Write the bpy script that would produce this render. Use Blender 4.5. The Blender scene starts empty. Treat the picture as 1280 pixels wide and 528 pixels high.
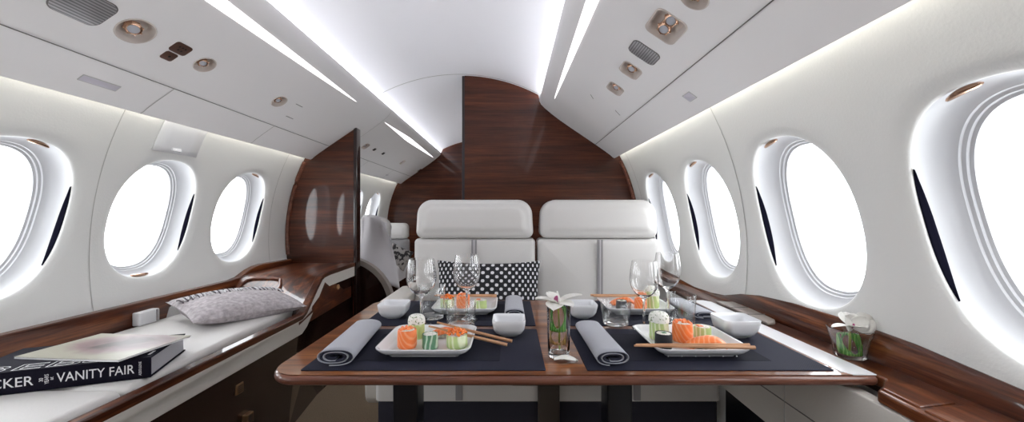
import bpy, bmesh, math, random
from math import sin, cos, pi, sqrt, asin, atan2, radians as R
from mathutils import Vector, Matrix
random.seed(7)
C = bpy.context.scene.collection
EYE = .98            # eye height above the cabin floor
XC = -.33            # cabin centreline
F = 480.0

# ------------------------------------------------------------------ helpers
class MB:
    def __init__(s): s.v = []; s.f = []; s.m = []
    def add(s, verts, faces, mi=0):
        n = len(s.v); s.v += [tuple(p) for p in verts]; s.f += [tuple(i + n for i in f) for f in faces]; s.m += [mi] * len(faces)
        return s
    def rings(s, rs, cap0=True, cap1=True, closed=False, mi=0):
        n = len(rs[0]); vs = [p for r in rs for p in r]; fs = []
        k = len(rs)
        for i in range(k if closed else k - 1):
            a = i * n; b = ((i + 1) % k) * n
            for j in range(n):
                j2 = (j + 1) % n
                fs.append((a + j, a + j2, b + j2, b + j))
        if not closed:
            if cap0: fs.append(tuple(reversed(range(n))))
            if cap1: fs.append(tuple(range((k - 1) * n, k * n)))
        return s.add(vs, fs, mi)
    def grid(s, g, mi=0):
        h = len(g); w = len(g[0]); vs = [p for r in g for p in r]
        return s.add(vs, [(i * w + j, i * w + j + 1, (i + 1) * w + j + 1, (i + 1) * w + j) for i in range(h - 1) for j in range(w - 1)], mi)
    def box(s, x0, x1, y0, y1, z0, z1, bev=0, mi=0):
        bm = bmesh.new(); bmesh.ops.create_cube(bm, size=1)
        for v in bm.verts: v.co = Vector(((x0 + x1) / 2 + v.co.x * (x1 - x0), (y0 + y1) / 2 + v.co.y * (y1 - y0), (z0 + z1) / 2 + v.co.z * (z1 - z0)))
        if bev: bmesh.ops.bevel(bm, geom=bm.edges[:], offset=bev, segments=3, profile=.6, affect='EDGES')
        return s.frombm(bm, mi)
    def frombm(s, bm, mi=0):
        bm.verts.index_update()
        s.add([v.co[:] for v in bm.verts], [[v.index for v in f.verts] for f in bm.faces], mi); bm.free(); return s
    def prism(s, poly, axis, a0, a1, mi=0):
        # poly 2-D points; axis: 'x' -> (y,z), 'y' -> (x,z), 'z' -> (x,y)
        def P(p, a):
            return {'x': (a, p[0], p[1]), 'y': (p[0], a, p[1]), 'z': (p[0], p[1], a)}[axis]
        return s.rings([[P(p, a0) for p in poly], [P(p, a1) for p in poly]], mi=mi)
    def tube(s, pts, r, n=10, mi=0, cap=True, flat=1.0):
        pts = [Vector(p) for p in pts]; rs = []
        up = Vector((0, 0, 1))
        for i, p in enumerate(pts):
            d = (pts[min(i + 1, len(pts) - 1)] - pts[max(i - 1, 0)]).normalized()
            if abs(d.dot(up)) > .95: up = Vector((1, 0, 0)) if abs(d.x) < .9 else Vector((0, 1, 0))
            a = d.cross(up).normalized(); b = a.cross(d).normalized()
            rr = r[i] if isinstance(r, (list, tuple)) else r
            rs.append([p + a * cos(2 * pi * k / n) * rr + b * sin(2 * pi * k / n) * rr * flat for k in range(n)])
        return s.rings(rs, cap, cap, mi=mi)
    def lathe(s, prof, n=40, c=(0, 0, 0), mi=0, cap0=True, cap1=True, closed=False, ax=None):
        rs = []
        for r, z in prof:
            ring = []
            for k in range(n):
                p = Vector((r * cos(2 * pi * k / n), r * sin(2 * pi * k / n), z))
                if ax is not None: p = ax @ p
                ring.append(p + Vector(c))
            rs.append(ring)
        return s.rings(rs, cap0, cap1, closed, mi)
    def ball(s, c, rx, ry, rz, n=14, mi=0, e=1.0, M=None):
        rs = []
        def pw(v): return (abs(v) ** e) * (1 if v >= 0 else -1)
        for i in range(n + 1):
            t = -pi / 2 + pi * i / n; t = max(-1.55, min(1.55, t))
            ring = []
            for k in range(2 * n):
                a = 2 * pi * k / (2 * n)
                p = Vector((rx * pw(cos(t)) * pw(cos(a)), ry * pw(cos(t)) * pw(sin(a)), rz * pw(sin(t))))
                if M is not None: p = M @ p
                ring.append(p + Vector(c))
            rs.append(ring)
        return s.rings(rs, mi=mi)
    def build(s, name, mat, parent=None, smooth=True, loc=None, bevel=0, sub=0, ang=40):
        me = bpy.data.meshes.new(name); me.from_pydata([tuple(p) for p in s.v], [], s.f)
        bm = bmesh.new(); bm.from_mesh(me)
        if smooth != 'raw': bmesh.ops.remove_doubles(bm, verts=bm.verts, dist=1e-6)
        bm.to_mesh(me); 
        ok = len(bm.faces) == len(s.f)
        bm.free()
        mats = mat if isinstance(mat, (list, tuple)) else [mat]
        for m in mats: me.materials.append(m)
        if ok and len(mats) > 1:
            for p, i in zip(me.polygons, s.m): p.material_index = i
        bm = bmesh.new(); bm.from_mesh(me); bmesh.ops.recalc_face_normals(bm, faces=bm.faces); bm.to_mesh(me); bm.free()
        if smooth:
            for p in me.polygons: p.use_smooth = True
            try: me.set_sharp_from_angle(angle=R(ang))
            except Exception: pass
        o = bpy.data.objects.new(name, me); C.objects.link(o)
        if parent is not None: o.parent = parent
        if loc is not None: o.location = loc
        if bevel:
            b = o.modifiers.new('b', 'BEVEL'); b.width = bevel; b.segments = 3; b.limit_method = 'ANGLE'; b.angle_limit = R(35)
        if sub:
            b = o.modifiers.new('s', 'SUBSURF'); b.levels = b.render_levels = sub
        return o

def thing(name, label, cat, loc=(0, 0, 0), rot=(0, 0, 0), group=None):
    o = bpy.data.objects.new(name, None); C.objects.link(o); o.empty_display_size = .05
    o.location = loc; o.rotation_euler = rot; tag(o, label, cat, group); return o
def tag(o, label=None, cat=None, group=None, kind=None):
    if label: o['label'] = label
    if cat: o['category'] = cat
    if group: o['group'] = group
    if kind: o['kind'] = kind
    return o
def struct(o, label=None, cat=None):
    o['kind'] = 'structure'
    if label: o['label'] = label
    if cat: o['category'] = cat
    return o
def copy_tree(o, loc=None, label=None, parent=None, rot=None):
    c = o.copy(); C.objects.link(c)
    if parent is not None: c.parent = parent
    for ch in [x for x in bpy.data.objects if x.parent == o]:
        copy_tree(ch, parent=c)
    if loc is not None: c.location = loc
    if rot is not None: c.rotation_euler = rot
    if label: c['label'] = label
    return c
def at(px, py, h):          # point on the horizontal plane at height h (relative to the eye)
    Y = F * h / (267 - py) ; return ((px - 638) / F * Y, Y)

def rrect(hx, hy, r, z, n=6, c=(0, 0)):
    pts = []
    r = min(r, hx, hy)
    for (sx, sy, a0) in ((1, 1, 0), (-1, 1, 90), (-1, -1, 180), (1, -1, 270)):
        for k in range(n + 1):
            a = R(a0 + 90 * k / n)
            pts.append((c[0] + sx * (hx - r) + r * cos(a), c[1] + sy * (hy - r) + r * sin(a), z))
    return pts

# ------------------------------------------------------------------ materials
def base(name):
    m = bpy.data.materials.new(name); m.use_nodes = True
    nt = m.node_tree; b = nt.nodes['Principled BSDF']; return m, nt, b
def N(nt, t, **kw):
    n = nt.nodes.new(t)
    for k, v in kw.items(): setattr(n, k, v)
    return n
def plain(name, col, rough=.5, metal=0, coat=0, spec=.5, bump=0, bscale=300, trans=0, ior=1.45, sub=0, sheen=0):
    m, nt, b = base(name)
    b.inputs['Base Color'].default_value = (*col, 1); b.inputs['Roughness'].default_value = rough
    b.inputs['Metallic'].default_value = metal; b.inputs['Coat Weight'].default_value = coat
    b.inputs['Coat Roughness'].default_value = .03
    b.inputs['Specular IOR Level'].default_value = spec; b.inputs['Transmission Weight'].default_value = trans; b.inputs['IOR'].default_value = ior
    if sub:
        b.inputs['Subsurface Weight'].default_value = sub; b.inputs['Subsurface Radius'].default_value = (.01, .006, .004)
    if sheen: b.inputs['Sheen Weight'].default_value = sheen
    tc = N(nt, 'ShaderNodeTexCoord'); no = N(nt, 'ShaderNodeTexNoise'); no.inputs['Scale'].default_value = bscale
    no.inputs['Detail'].default_value = 3
    nt.links.new(tc.outputs['Object'], no.inputs['Vector'])
    if bump:
        bp = N(nt, 'ShaderNodeBump'); bp.inputs['Strength'].default_value = bump; bp.inputs['Distance'].default_value = .002
        nt.links.new(no.outputs['Fac'], bp.inputs['Height']); nt.links.new(bp.outputs['Normal'], b.inputs['Normal'])
    # slight procedural variation of roughness
    mr = N(nt, 'ShaderNodeMapRange'); mr.inputs['To Min'].default_value = max(0, rough * .9); mr.inputs['To Max'].default_value = min(1, rough * 1.1)
    nt.links.new(no.outputs['Fac'], mr.inputs['Value']); nt.links.new(mr.outputs['Result'], b.inputs['Roughness'])
    return m
def mixcol(nt, fac, a, b):
    r = N(nt, 'ShaderNodeValToRGB'); r.color_ramp.elements[0].color = (*a, 1); r.color_ramp.elements[1].color = (*b, 1)
    nt.links.new(fac, r.inputs['Fac']); return r
def wood(name, dark, mid, light, axis='y', rough=.25, coat=1.0, sc=1.0, crough=.03):
    m, nt, b = base(name)
    tc = N(nt, 'ShaderNodeTexCoord'); mp = N(nt, 'ShaderNodeMapping')
    s = {'x': (1.2, 26, 26), 'y': (26, 1.2, 26), 'z': (26, 26, 1.2)}[axis]
    mp.inputs['Scale'].default_value = [q * sc for q in s]
    nt.links.new(tc.outputs['Object'], mp.inputs['Vector'])
    n1 = N(nt, 'ShaderNodeTexNoise'); n1.inputs['Scale'].default_value = 1.0; n1.inputs['Detail'].default_value = 6; n1.inputs['Roughness'].default_value = .65; n1.inputs['Distortion'].default_value = .4
    nt.links.new(mp.outputs['Vector'], n1.inputs['Vector'])
    mp2 = N(nt, 'ShaderNodeMapping'); mp2.inputs['Scale'].default_value = [q * sc * (9 if q > 5 else 6) for q in s]
    nt.links.new(tc.outputs['Object'], mp2.inputs['Vector'])
    n2 = N(nt, 'ShaderNodeTexNoise'); n2.inputs['Scale'].default_value = 1.0; n2.inputs['Detail'].default_value = 3
    nt.links.new(mp2.outputs['Vector'], n2.inputs['Vector'])
    r = N(nt, 'ShaderNodeValToRGB'); e = r.color_ramp.elements
    e[0].position = .33; e[0].color = (*dark, 1); e[1].position = .70; e[1].color = (*light, 1)
    q = e.new(.5); q.color = (*mid, 1)
    nt.links.new(n1.outputs['Fac'], r.inputs['Fac'])
    r2 = N(nt, 'ShaderNodeValToRGB'); r2.color_ramp.elements[0].position = .35; r2.color_ramp.elements[0].color = (.55, .5, .48, 1); r2.color_ramp.elements[1].position = .55; r2.color_ramp.elements[1].color = (1, 1, 1, 1)
    nt.links.new(n2.outputs['Fac'], r2.inputs['Fac'])
    mx = N(nt, 'ShaderNodeMix', data_type='RGBA', blend_type='MULTIPLY'); mx.inputs['Factor'].default_value = .8
    nt.links.new(r.outputs['Color'], mx.inputs['A']); nt.links.new(r2.outputs['Color'], mx.inputs['B'])
    nt.links.new(mx.outputs['Result'], b.inputs['Base Color'])
    b.inputs['Roughness'].default_value = rough; b.inputs['Coat Weight'].default_value = coat; b.inputs['Coat Roughness'].default_value = crough; b.inputs['Coat IOR'].default_value = 1.5; b.inputs['Specular IOR Level'].default_value = .2
    return m
def emit(name, col, s):
    m = bpy.data.materials.new(name); m.use_nodes = True; nt = m.node_tree; nt.nodes.clear()
    e = N(nt, 'ShaderNodeEmission'); e.inputs['Color'].default_value = (*col, 1); e.inputs['Strength'].default_value = s
    o = N(nt, 'ShaderNodeOutputMaterial'); nt.links.new(e.outputs[0], o.inputs[0]); return m
def thinglass(name, col=(1, 1, 1), refl=1.0):
    m = bpy.data.materials.new(name); m.use_nodes = True; nt = m.node_tree; nt.nodes.clear()
    t = N(nt, 'ShaderNodeBsdfTransparent'); t.inputs[0].default_value = (*col, 1)
    g = N(nt, 'ShaderNodeBsdfGlossy'); g.inputs['Roughness'].default_value = .02
    fr = N(nt, 'ShaderNodeLayerWeight'); fr.inputs['Blend'].default_value = .5
    pw = N(nt, 'ShaderNodeMath', operation='POWER'); pw.inputs[1].default_value = 4.0; nt.links.new(fr.outputs['Facing'], pw.inputs[0])
    mu = N(nt, 'ShaderNodeMath', operation='MULTIPLY_ADD'); mu.inputs[1].default_value = .7 * refl; mu.inputs[2].default_value = .05 * refl
    nt.links.new(pw.outputs[0], mu.inputs[0])
    mx = N(nt, 'ShaderNodeMixShader'); nt.links.new(mu.outputs[0], mx.inputs[0]); nt.links.new(t.outputs[0], mx.inputs[1]); nt.links.new(g.outputs[0], mx.inputs[2])
    o = N(nt, 'ShaderNodeOutputMaterial'); nt.links.new(mx.outputs[0], o.inputs[0]); return m

M = {}
M['wall'] = plain('wall_leather', (.76, .765, .75), .5, bump=.25, bscale=160)
M['ceiling'] = plain('ceiling_panel', (.91, .91, .94), .55)
M['valance'] = plain('valance_paint', (.88, .87, .875), .45)
M['seam'] = plain('seam_dark', (.17, .16, .155), .6)
M['seam_soft'] = plain('seam_soft', (.50, .50, .48), .6)
M['bulk'] = wood('bulkhead_walnut', (.030, .0062, .0024), (.062, .0145, .0052), (.115, .031, .010), 'x', sc=.9, coat=.35, crough=.07, rough=.4)
M['bulk_z'] = wood('partition_walnut', (.034, .0075, .003), (.075, .018, .0065), (.14, .038, .013), 'x', sc=.8, coat=.7, crough=.06, rough=.4)
M['wood'] = wood('ledge_walnut', (.024, .0055, .0025), (.080, .020, .0075), (.25, .080, .026), 'y', coat=.6, rough=.35)
M['wood_dark'] = wood('dark_walnut', (.010, .0035, .003), (.018, .006, .005), (.03, .011, .008), 'y')
M['wood_table'] = wood('table_walnut', (.10, .028, .008), (.22, .072, .020), (.40, .155, .046), 'x', coat=.9, rough=.3)
M['wood_edge'] = wood('table_edge_walnut', (.09, .030, .018), (.16, .060, .038), (.24, .10, .066), 'x', rough=.3, coat=.5)
M['leather'] = plain('cream_leather', (.68, .665, .65), .42, bump=.18, bscale=220)
M['leather_warm'] = plain('warm_leather', (.68, .65, .605), .42, bump=.18, bscale=220)
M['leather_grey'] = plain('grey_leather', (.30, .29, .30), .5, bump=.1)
M['taupe'] = plain('taupe_leather', (.27, .235, .21), .45, bump=.1)
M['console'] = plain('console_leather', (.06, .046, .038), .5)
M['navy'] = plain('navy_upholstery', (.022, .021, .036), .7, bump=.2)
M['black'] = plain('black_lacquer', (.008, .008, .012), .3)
M['bezel'] = plain('bezel_white', (.50, .505, .525), .35); M['white_plastic'] = plain('white_plastic', (.80, .81, .83), .35)
M['copper'] = plain('copper', (.62, .40, .28), .22, metal=1)
M['gold'] = plain('gold', (.55, .36, .20), .3, metal=1)
M['chrome'] = plain('chrome', (.8, .8, .82), .12, metal=1)
M['bronze'] = plain('bronze_plate', (.13, .07, .055), .35, metal=.4)
M['hole'] = plain('dark_hole', (.01, .008, .008), .5)
M['porcelain'] = plain('porcelain', (.86, .87, .90), .18, coat=.6)
M['rubber'] = plain('shade_track', (.004, .004, .010), .9, spec=.05)
M['cup'] = plain('recess_cup', (.60, .54, .50), .5)
M['placard'] = plain('placard', (.62, .60, .67), .35)
M['glass'] = plain('clear_glass', (1, 1, 1), 0.0, trans=1, ior=1.45)
M['glass'].node_tree.nodes['Principled BSDF'].inputs['Specular IOR Level'].default_value = .5
for l in list(M['glass'].node_tree.links):
    if l.to_socket.name == 'Roughness': M['glass'].node_tree.links.remove(l)
M['glass'].node_tree.nodes['Principled BSDF'].inputs['Roughness'].default_value = 0
M['tumbler'] = thinglass('tumbler_glass', (.985, .99, .99), 1.2)
M['pane'] = thinglass('window_pane', refl=.6)
M['strip'] = emit('light_strip', (1, .97, .99), 1.8)
M['cove'] = emit('cove_led_ceiling', (.92, .93, 1.0), 40)
M['cove_warm'] = emit('cove_led_wall', (1.0, .97, .88), 12)
M['lens'] = plain('lamp_lens', (.5, .52, .58), .2)
M['orange'] = None
def striped(name, a, b, scale, rough=.35, rot=(0, 0, 0), dist=1.5, sub=.15):
    m, nt, bs = base(name)
    tc = N(nt, 'ShaderNodeTexCoord'); mp = N(nt, 'ShaderNodeMapping'); mp.inputs['Rotation'].default_value = rot
    w = N(nt, 'ShaderNodeTexWave'); w.inputs['Scale'].default_value = scale; w.inputs['Distortion'].default_value = dist; w.inputs['Detail'].default_value = 2
    nt.links.new(tc.outputs['Object'], mp.inputs[0]); nt.links.new(mp.outputs[0], w.inputs[0])
    r = mixcol(nt, w.outputs['Fac'], a, b); r.color_ramp.elements[0].position = .55; r.color_ramp.elements[1].position = .95
    nt.links.new(r.outputs[0], bs.inputs['Base Color']); bs.inputs['Roughness'].default_value = rough
    bs.inputs['Subsurface Weight'].default_value = sub; bs.inputs['Subsurface Radius'].default_value = (.01, .004, .002); bs.inputs['Subsurface Scale'].default_value = .3
    return m
M['salmon'] = striped('salmon_flesh', (.90, .22, .05), (.93, .36, .17), 34, rot=(.3, .5, .7), dist=3)
M['cucumber'] = striped('cucumber_slice', (.50, .62, .25), (.80, .85, .60), 30, rot=(0, .2, .8), dist=2)
M['greenleaf'] = striped('shiso_wrap', (.10, .24, .13), (.55, .66, .52), 25, dist=5)
M['nori'] = plain('nori', (.012, .014, .02), .4, bump=.6, bscale=400)
def spotted(name, a, b, scale, lo, hi, rough=.5, bump=0):
    m, nt, bs = base(name); tc = N(nt, 'ShaderNodeTexCoord'); v = N(nt, 'ShaderNodeTexNoise'); v.inputs['Scale'].default_value = scale; v.inputs['Detail'].default_value = 2
    nt.links.new(tc.outputs['Object'], v.inputs['Vector'])
    r = mixcol(nt, v.outputs['Fac'], a, b); r.color_ramp.elements[0].position = lo; r.color_ramp.elements[1].position = hi
    nt.links.new(r.outputs[0], bs.inputs['Base Color']); bs.inputs['Roughness'].default_value = rough
    if bump:
        bp = N(nt, 'ShaderNodeBump'); bp.inputs['Strength'].default_value = bump; bp.inputs['Distance'].default_value = .003
        nt.links.new(v.outputs['Fac'], bp.inputs['Height']); nt.links.new(bp.outputs[0], bs.inputs['Normal'])
    return m
M['rice'] = spotted('sushi_rice', (.62, .60, .52), (.88, .86, .80), 260, .4, .55, bump=1)
M['herb_cream'] = spotted('herb_cream', (.16, .24, .10), (.90, .90, .84), 190, .36, .42, bump=.4)
M['roe'] = plain('salmon_roe', (.90, .22, .03), .15, coat=.6)
M['bamboo'] = wood('chopstick_wood', (.52, .27, .14), (.66, .38, .22), (.76, .48, .30), 'x', rough=.5, coat=.05, sc=2)
M['petal'] = plain('orchid_petal', (.95, .94, .90), .5)
M['petal_pink'] = plain('orchid_throat', (.45, .10, .25), .5)
M['leaf'] = striped('ti_leaf', (.06, .26, .03), (.22, .48, .10), 60, rough=.25, rot=(0, 0, .3), dist=.5, sub=0)
M['stem'] = plain('flower_stem', (.30, .36, .05), .4)
M['amber'] = striped('amber_reflection', (.30, .16, .04), (.52, .34, .10), 40, rough=.35, dist=3, sub=0)  # colour of the orange-brown reflections low in the tall vase
M['towel_light'] = plain('napkin_light', (.36, .37, .42), .75, bump=.5, bscale=500, sheen=.3)
M['towel_dark'] = plain('napkin_dark', (.022, .024, .045), .8, bump=.5, bscale=500)
M['book_black'] = plain('book_cloth', (.007, .006, .014), .7, spec=.12)
M['ink'] = plain('spine_letters', (.85, .85, .86), .5)
M['pages'] = striped('page_block', (.42, .42, .46), (.52, .52, .55), 150, rough=.7, rot=(0, 1.57, 0), dist=.2, sub=0)
def mat_mat():
    m, nt, b = base('placemat_weave'); tc = N(nt, 'ShaderNodeTexCoord'); w = N(nt, 'ShaderNodeTexChecker'); w.inputs['Scale'].default_value = 420
    w.inputs[1].default_value = (.011, .012, .024, 1); w.inputs[2].default_value = (.019, .020, .036, 1)
    nt.links.new(tc.outputs['Object'], w.inputs[0]); nt.links.new(w.outputs[0], b.inputs['Base Color']); b.inputs['Roughness'].default_value = .8; b.inputs['Specular IOR Level'].default_value = .2
    return m
M['mat'] = mat_mat()
M['mat_dark'] = plain('placemat_inset', (.009, .010, .019), .8, spec=.2)
def carpet():
    m, nt, b = base('carpet'); tc = N(nt, 'ShaderNodeTexCoord'); v = N(nt, 'ShaderNodeTexNoise'); v.inputs['Scale'].default_value = 180; v.inputs['Detail'].default_value = 4
    nt.links.new(tc.outputs['Object'], v.inputs['Vector']); r = mixcol(nt, v.outputs['Fac'], (.16, .11, .07), (.32, .24, .155))
    nt.links.new(r.outputs[0], b.inputs['Base Color']); b.inputs['Roughness'].default_value = .95
    bp = N(nt, 'ShaderNodeBump'); bp.inputs['Strength'].default_value = .8; bp.inputs['Distance'].default_value = .004
    nt.links.new(v.outputs['Fac'], bp.inputs['Height']); nt.links.new(bp.outputs[0], b.inputs['Normal']); return m
M['carpet'] = carpet()
def grille_mat():
    m, nt, b = base('speaker_mesh'); tc = N(nt, 'ShaderNodeTexCoord'); w = N(nt, 'ShaderNodeTexWave'); w.inputs['Scale'].default_value = 38; w.bands_direction = 'Y'
    nt.links.new(tc.outputs['Object'], w.inputs[0]); r = mixcol(nt, w.outputs['Fac'], (.22, .22, .23), (.55, .55, .57)); nt.links.new(r.outputs[0], b.inputs['Base Color'])
    b.inputs['Metallic'].default_value = .5; b.inputs['Roughness'].default_value = .4; return m
M['grille'] = grille_mat()
def dots():      # white squares woven on black, finer towards the two ends
    m, nt, b = base('dotted_cushion'); tc = N(nt, 'ShaderNodeTexCoord'); sp = N(nt, 'ShaderNodeSeparateXYZ'); nt.links.new(tc.outputs['Object'], sp.inputs[0])
    def mth(op, a, bb=None):
        n = N(nt, 'ShaderNodeMath', operation=op)
        for i, q in enumerate((a, bb)):
            if q is None: continue
            if isinstance(q, (int, float)): n.inputs[i].default_value = q
            else: nt.links.new(q, n.inputs[i])
        return n.outputs[0]
    x, z = sp.outputs['X'], sp.outputs['Y']
    # warp x so the cells narrow near the ends
    x3 = mth('MULTIPLY', mth('MULTIPLY', x, x), mth('MULTIPLY', x, 9.0))
    xw = mth('ADD', x, x3)
    u = mth('MULTIPLY', xw, 2 * pi / .042); v = mth('MULTIPLY', z, 2 * pi / .036)
    s = mth('MULTIPLY', mth('COSINE', u), mth('COSINE', v))
    f = mth('GREATER_THAN', s, .38)
    r = mixcol(nt, f, (.008, .008, .012), (.72, .72, .75)); r.color_ramp.interpolation = 'CONSTANT'; r.color_ramp.elements[1].position = .5
    nt.links.new(r.outputs[0], b.inputs['Base Color']); b.inputs['Roughness'].default_value = .8; return m
M['dots'] = dots()
M['plush'] = spotted('grey_plush', (.34, .31, .32), (.56, .52, .54), 70, .3, .7, rough=.95, bump=.8)
M['fringe'] = plain('fringe_grey', (.62, .60, .62), .9)
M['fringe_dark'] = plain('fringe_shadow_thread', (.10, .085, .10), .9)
M['throw'] = plain('throw_grey', (.60, .58, .60), .9, bump=.6, bscale=300)
M['camo'] = spotted('patterned_cushion', (.02, .018, .018), (.28, .26, .25), 26, .47, .5, rough=.85)
def magcover():
    m, nt, b = base('magazine_cover'); tc = N(nt, 'ShaderNodeTexCoord')
    v = N(nt, 'ShaderNodeTexNoise'); v.inputs['Scale'].default_value = 9; v.inputs['Detail'].default_value = 3; v.inputs['Distortion'].default_value = 1.0
    nt.links.new(tc.outputs['Object'], v.inputs['Vector'])
    g = N(nt, 'ShaderNodeTexGradient', gradient_type='SPHERICAL'); mp = N(nt, 'ShaderNodeMapping'); mp.inputs['Location'].default_value = (-.95, -1.1, 0); mp.inputs['Scale'].default_value = (5.5, 9, 5)
    nt.links.new(tc.outputs['Object'], mp.inputs[0]); nt.links.new(mp.outputs[0], g.inputs[0])
    a = N(nt, 'ShaderNodeMath', operation='MULTIPLY'); nt.links.new(v.outputs['Fac'], a.inputs[0]); nt.links.new(g.outputs['Fac'], a.inputs[1])
    r = mixcol(nt, a.outputs[0], (.36, .345, .27), (.05, .025, .025)); e = r.color_ramp.elements; e[0].position = .06; e[1].position = .34
    q = e.new(.17); q.color = (.25, .16, .16, 1)
    nt.links.new(r.outputs[0], b.inputs['Base Color']); b.inputs['Roughness'].default_value = .4; return m
M['magcover'] = magcover()

# ------------------------------------------------------------------ cabin shell
RW, HC = 1.18, -.165            # wall radius and centre height (relative to the eye)
def wallp(side, s, y, d=0.0):
    a = s / RW; r = RW + d
    return Vector((XC + side * r * cos(a), y, EYE + HC + r * sin(a)))
S0, A, B = .150, .185, .245      # window centre along the arc, half width, half height
YW = [-.41 + .51 * k for k in range(11)]
def outline(phi, a, b, e=2.35):
    c, s = cos(phi), sin(phi)
    y = b * math.copysign(abs(s) ** (2 / e), s)
    return (a * math.copysign(abs(c) ** (2 / e), c) + .15 * y, y)      # the openings rake slightly
NP = 96
def wall(side, cells, plains, name):
    mb = MB(); smin, smax = -.92, .67; c0, c1 = -.18, .47
    phis = [2 * pi * (k + .5) / NP for k in range(NP)]
    for yc in cells:
        rings = []
        # rays towards the rectangle
        def rect(phi):
            ex, ey = outline(phi, A, B)
            cx, cy = .255, None
            t = 1e9
            if abs(ex) > 1e-6: t = min(t, .255 / abs(ex))
            if ey > 0: t = min(t, (c1 - S0) / ey)
            elif ey < 0: t = min(t, (c0 - S0) / ey)
            return ex * t, ey * t
        steps = [1, .75, .5, .3]
        for t in steps:
            r = []
            for p in phis:
                a = rect(p); b = outline(p, A + .035, B + .035)
                if t == 1: q = a
                else:
                    w = t; q = (b[0] + (a[0] - b[0]) * w, b[1] + (a[1] - b[1]) * w)
                r.append(wallp(side, S0 + q[1], yc + q[0], 0))
            rings.append(r)
        for off, d in ((.035, 0), (.026, .0010), (.018, .003), (.010, .006), (.004, .009), (.001, .012), (0, .016)):
            rings.append([wallp(side, S0 + outline(p, A + off, B + off)[1], yc + outline(p, A + off, B + off)[0], d) for p in phis])
        mb.rings(rings, False, False)
        # fill the rectangle corners left by the ray sampling
        for sx in (-1, 1):
            for sy in (-1, 1):
                cs = c1 if sy > 0 else c0
                # neighbours
                best = [p for p in phis if rect(p)[0] * sx > 0 and rect(p)[1] * sy > 0]
                on_x = [rect(p) for p in best if abs(abs(rect(p)[0]) - .255) < 1e-5]
                on_y = [rect(p) for p in best if abs(rect(p)[1] - (cs - S0)) < 1e-5]
                if on_x and on_y:
                    a = max(on_x, key=lambda q: abs(q[1])); b = max(on_y, key=lambda q: abs(q[0]))
                    mb.add([wallp(side, S0 + a[1], yc + a[0]), wallp(side, cs, yc + sx * .255), wallp(side, S0 + b[1], yc + b[0])], [(0, 1, 2)])
        for (a, b, n) in ((smin, c0, 12), (c1, smax, 4)):
            mb.grid([[wallp(side, a + (b - a) * i / n, yc - .255 + .51 * j / 4) for j in range(5)] for i in range(n + 1)])
    for (y0, y1) in plains:
        mb.grid([[wallp(side, smin + (smax - smin) * i / 40, y0 + (y1 - y0) * j / 4) for j in range(5)] for i in range(41)])
    for yb in sorted({round(c + q, 4) for c in cells for q in (-.255, .255)}):      # butt strips behind the panel joints
        mb.grid([[wallp(side, smin + (smax - smin) * i / 60, yb + q, .0015) for q in (-.013, 0, .013)] for i in range(61)])
    # flange closing the cavity behind the valance
    fl = [(XC + side * .985, EYE + .503), (XC + side * .88, EYE + .492)]
    pts = [[wallp(side, smax, y) for y in (-1.25, 4.8)], [Vector((XC + side * .84, y, EYE + .50)) for y in (-1.25, 4.8)]]
    mb.grid(pts)
    return struct(mb.build(name, M['wall'], ang=60), 'cream leather cabin side wall', 'wall')
cellsL = YW[:6] + YW[7:10]; cellsR = YW[:6]
wall(-1, cellsL, [(-1.25, YW[0] - .255), (YW[6] - .255, YW[6] + .255), (YW[9] + .255, 4.8)], 'wall_left')
wall(1, cellsR, [(-1.25, YW[0] - .255), (YW[5] + .255, 4.8)], 'wall_right')

def make_window(side, yc, n, handle_bottom=False, proto={}):
    c = wallp(side, S0, yc)
    root = bpy.data.objects.new('window_%d' % n, None); C.objects.link(root); root.location = c; root['kind'] = 'structure'
    key = (side, handle_bottom)
    if key in proto:
        for o in proto[key]:
            q = o.copy(); C.objects.link(q); q.parent = root
        return root
    phis = [2 * pi * k / NP for k in range(NP)]
    def ring(off, d, pl=phis):
        return [wallp(side, S0 + outline(p, A - off, B - off)[1], yc + outline(p, A - off, B - off)[0], d) - c for p in pl]
    parts = []
    mb = MB(); prof = [(-.004, .012), (-.004, .020), (-.001, .040), (.006, .058), (.018, .072), (.028, .077), (.030, .081), (.036, .083), (.038, .087), (.044, .089), (.046, .097)]
    mb.rings([ring(*p) for p in prof], False, False); parts.append(mb.build('window_bezel', M['bezel'], root, ang=35))
    pts = ring(.044, .093); mb = MB(); pts2 = ring(.044, .096); mb.rings([pts, pts2]); parts.append(mb.build('pane', M['pane'], root, smooth=False))
    # dark shade track on the far side
    mb = MB(); rows = []
    for i in range(25):
        t = i / 24; ph = R(-36) + (R(22) - R(-36)) * t; w = sin(pi * t) ** .9
        row = []
        for k in range(4):
            d = .0155 + .017 * w * k / 3; off = {0: -.003, 1: -.0025, 2: -.001, 3: .001}[k] + .003
            a = outline(ph, A - off, B - off); row.append(wallp(side, S0 + a[1], yc + a[0], d) - c)
        rows.append(row)
    mb.grid(rows); o = mb.build('shade_track', M['rubber'], root); sm = o.modifiers.new('t', 'SOLIDIFY'); sm.thickness = .0012; parts.append(o)
    # pull handle
    mb = MB(); pc = R(-92 if handle_bottom else 78)
    rows = []
    for i in range(13):
        t = i / 12; ph = pc + R(-9 + 18 * t); w = .30 + .70 * sin(pi * t) ** .5
        a = outline(ph, A - .007, B - .007); p = wallp(side, S0 + a[1], yc + a[0], .026) - c
        up = (wallp(side, S0 + a[1], yc + a[0], .036) - c) - p; up.normalize()
        inn = Vector((0, 0, 1 if handle_bottom else -1))
        rows.append([p + up * .011 * w * cos(2 * pi * k / 10) + inn * .0075 * w * sin(2 * pi * k / 10) for k in range(10)])
    mb.rings(rows); parts.append(mb.build('shade_handle', M['copper'], root))
    proto[key] = parts
    return root
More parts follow.
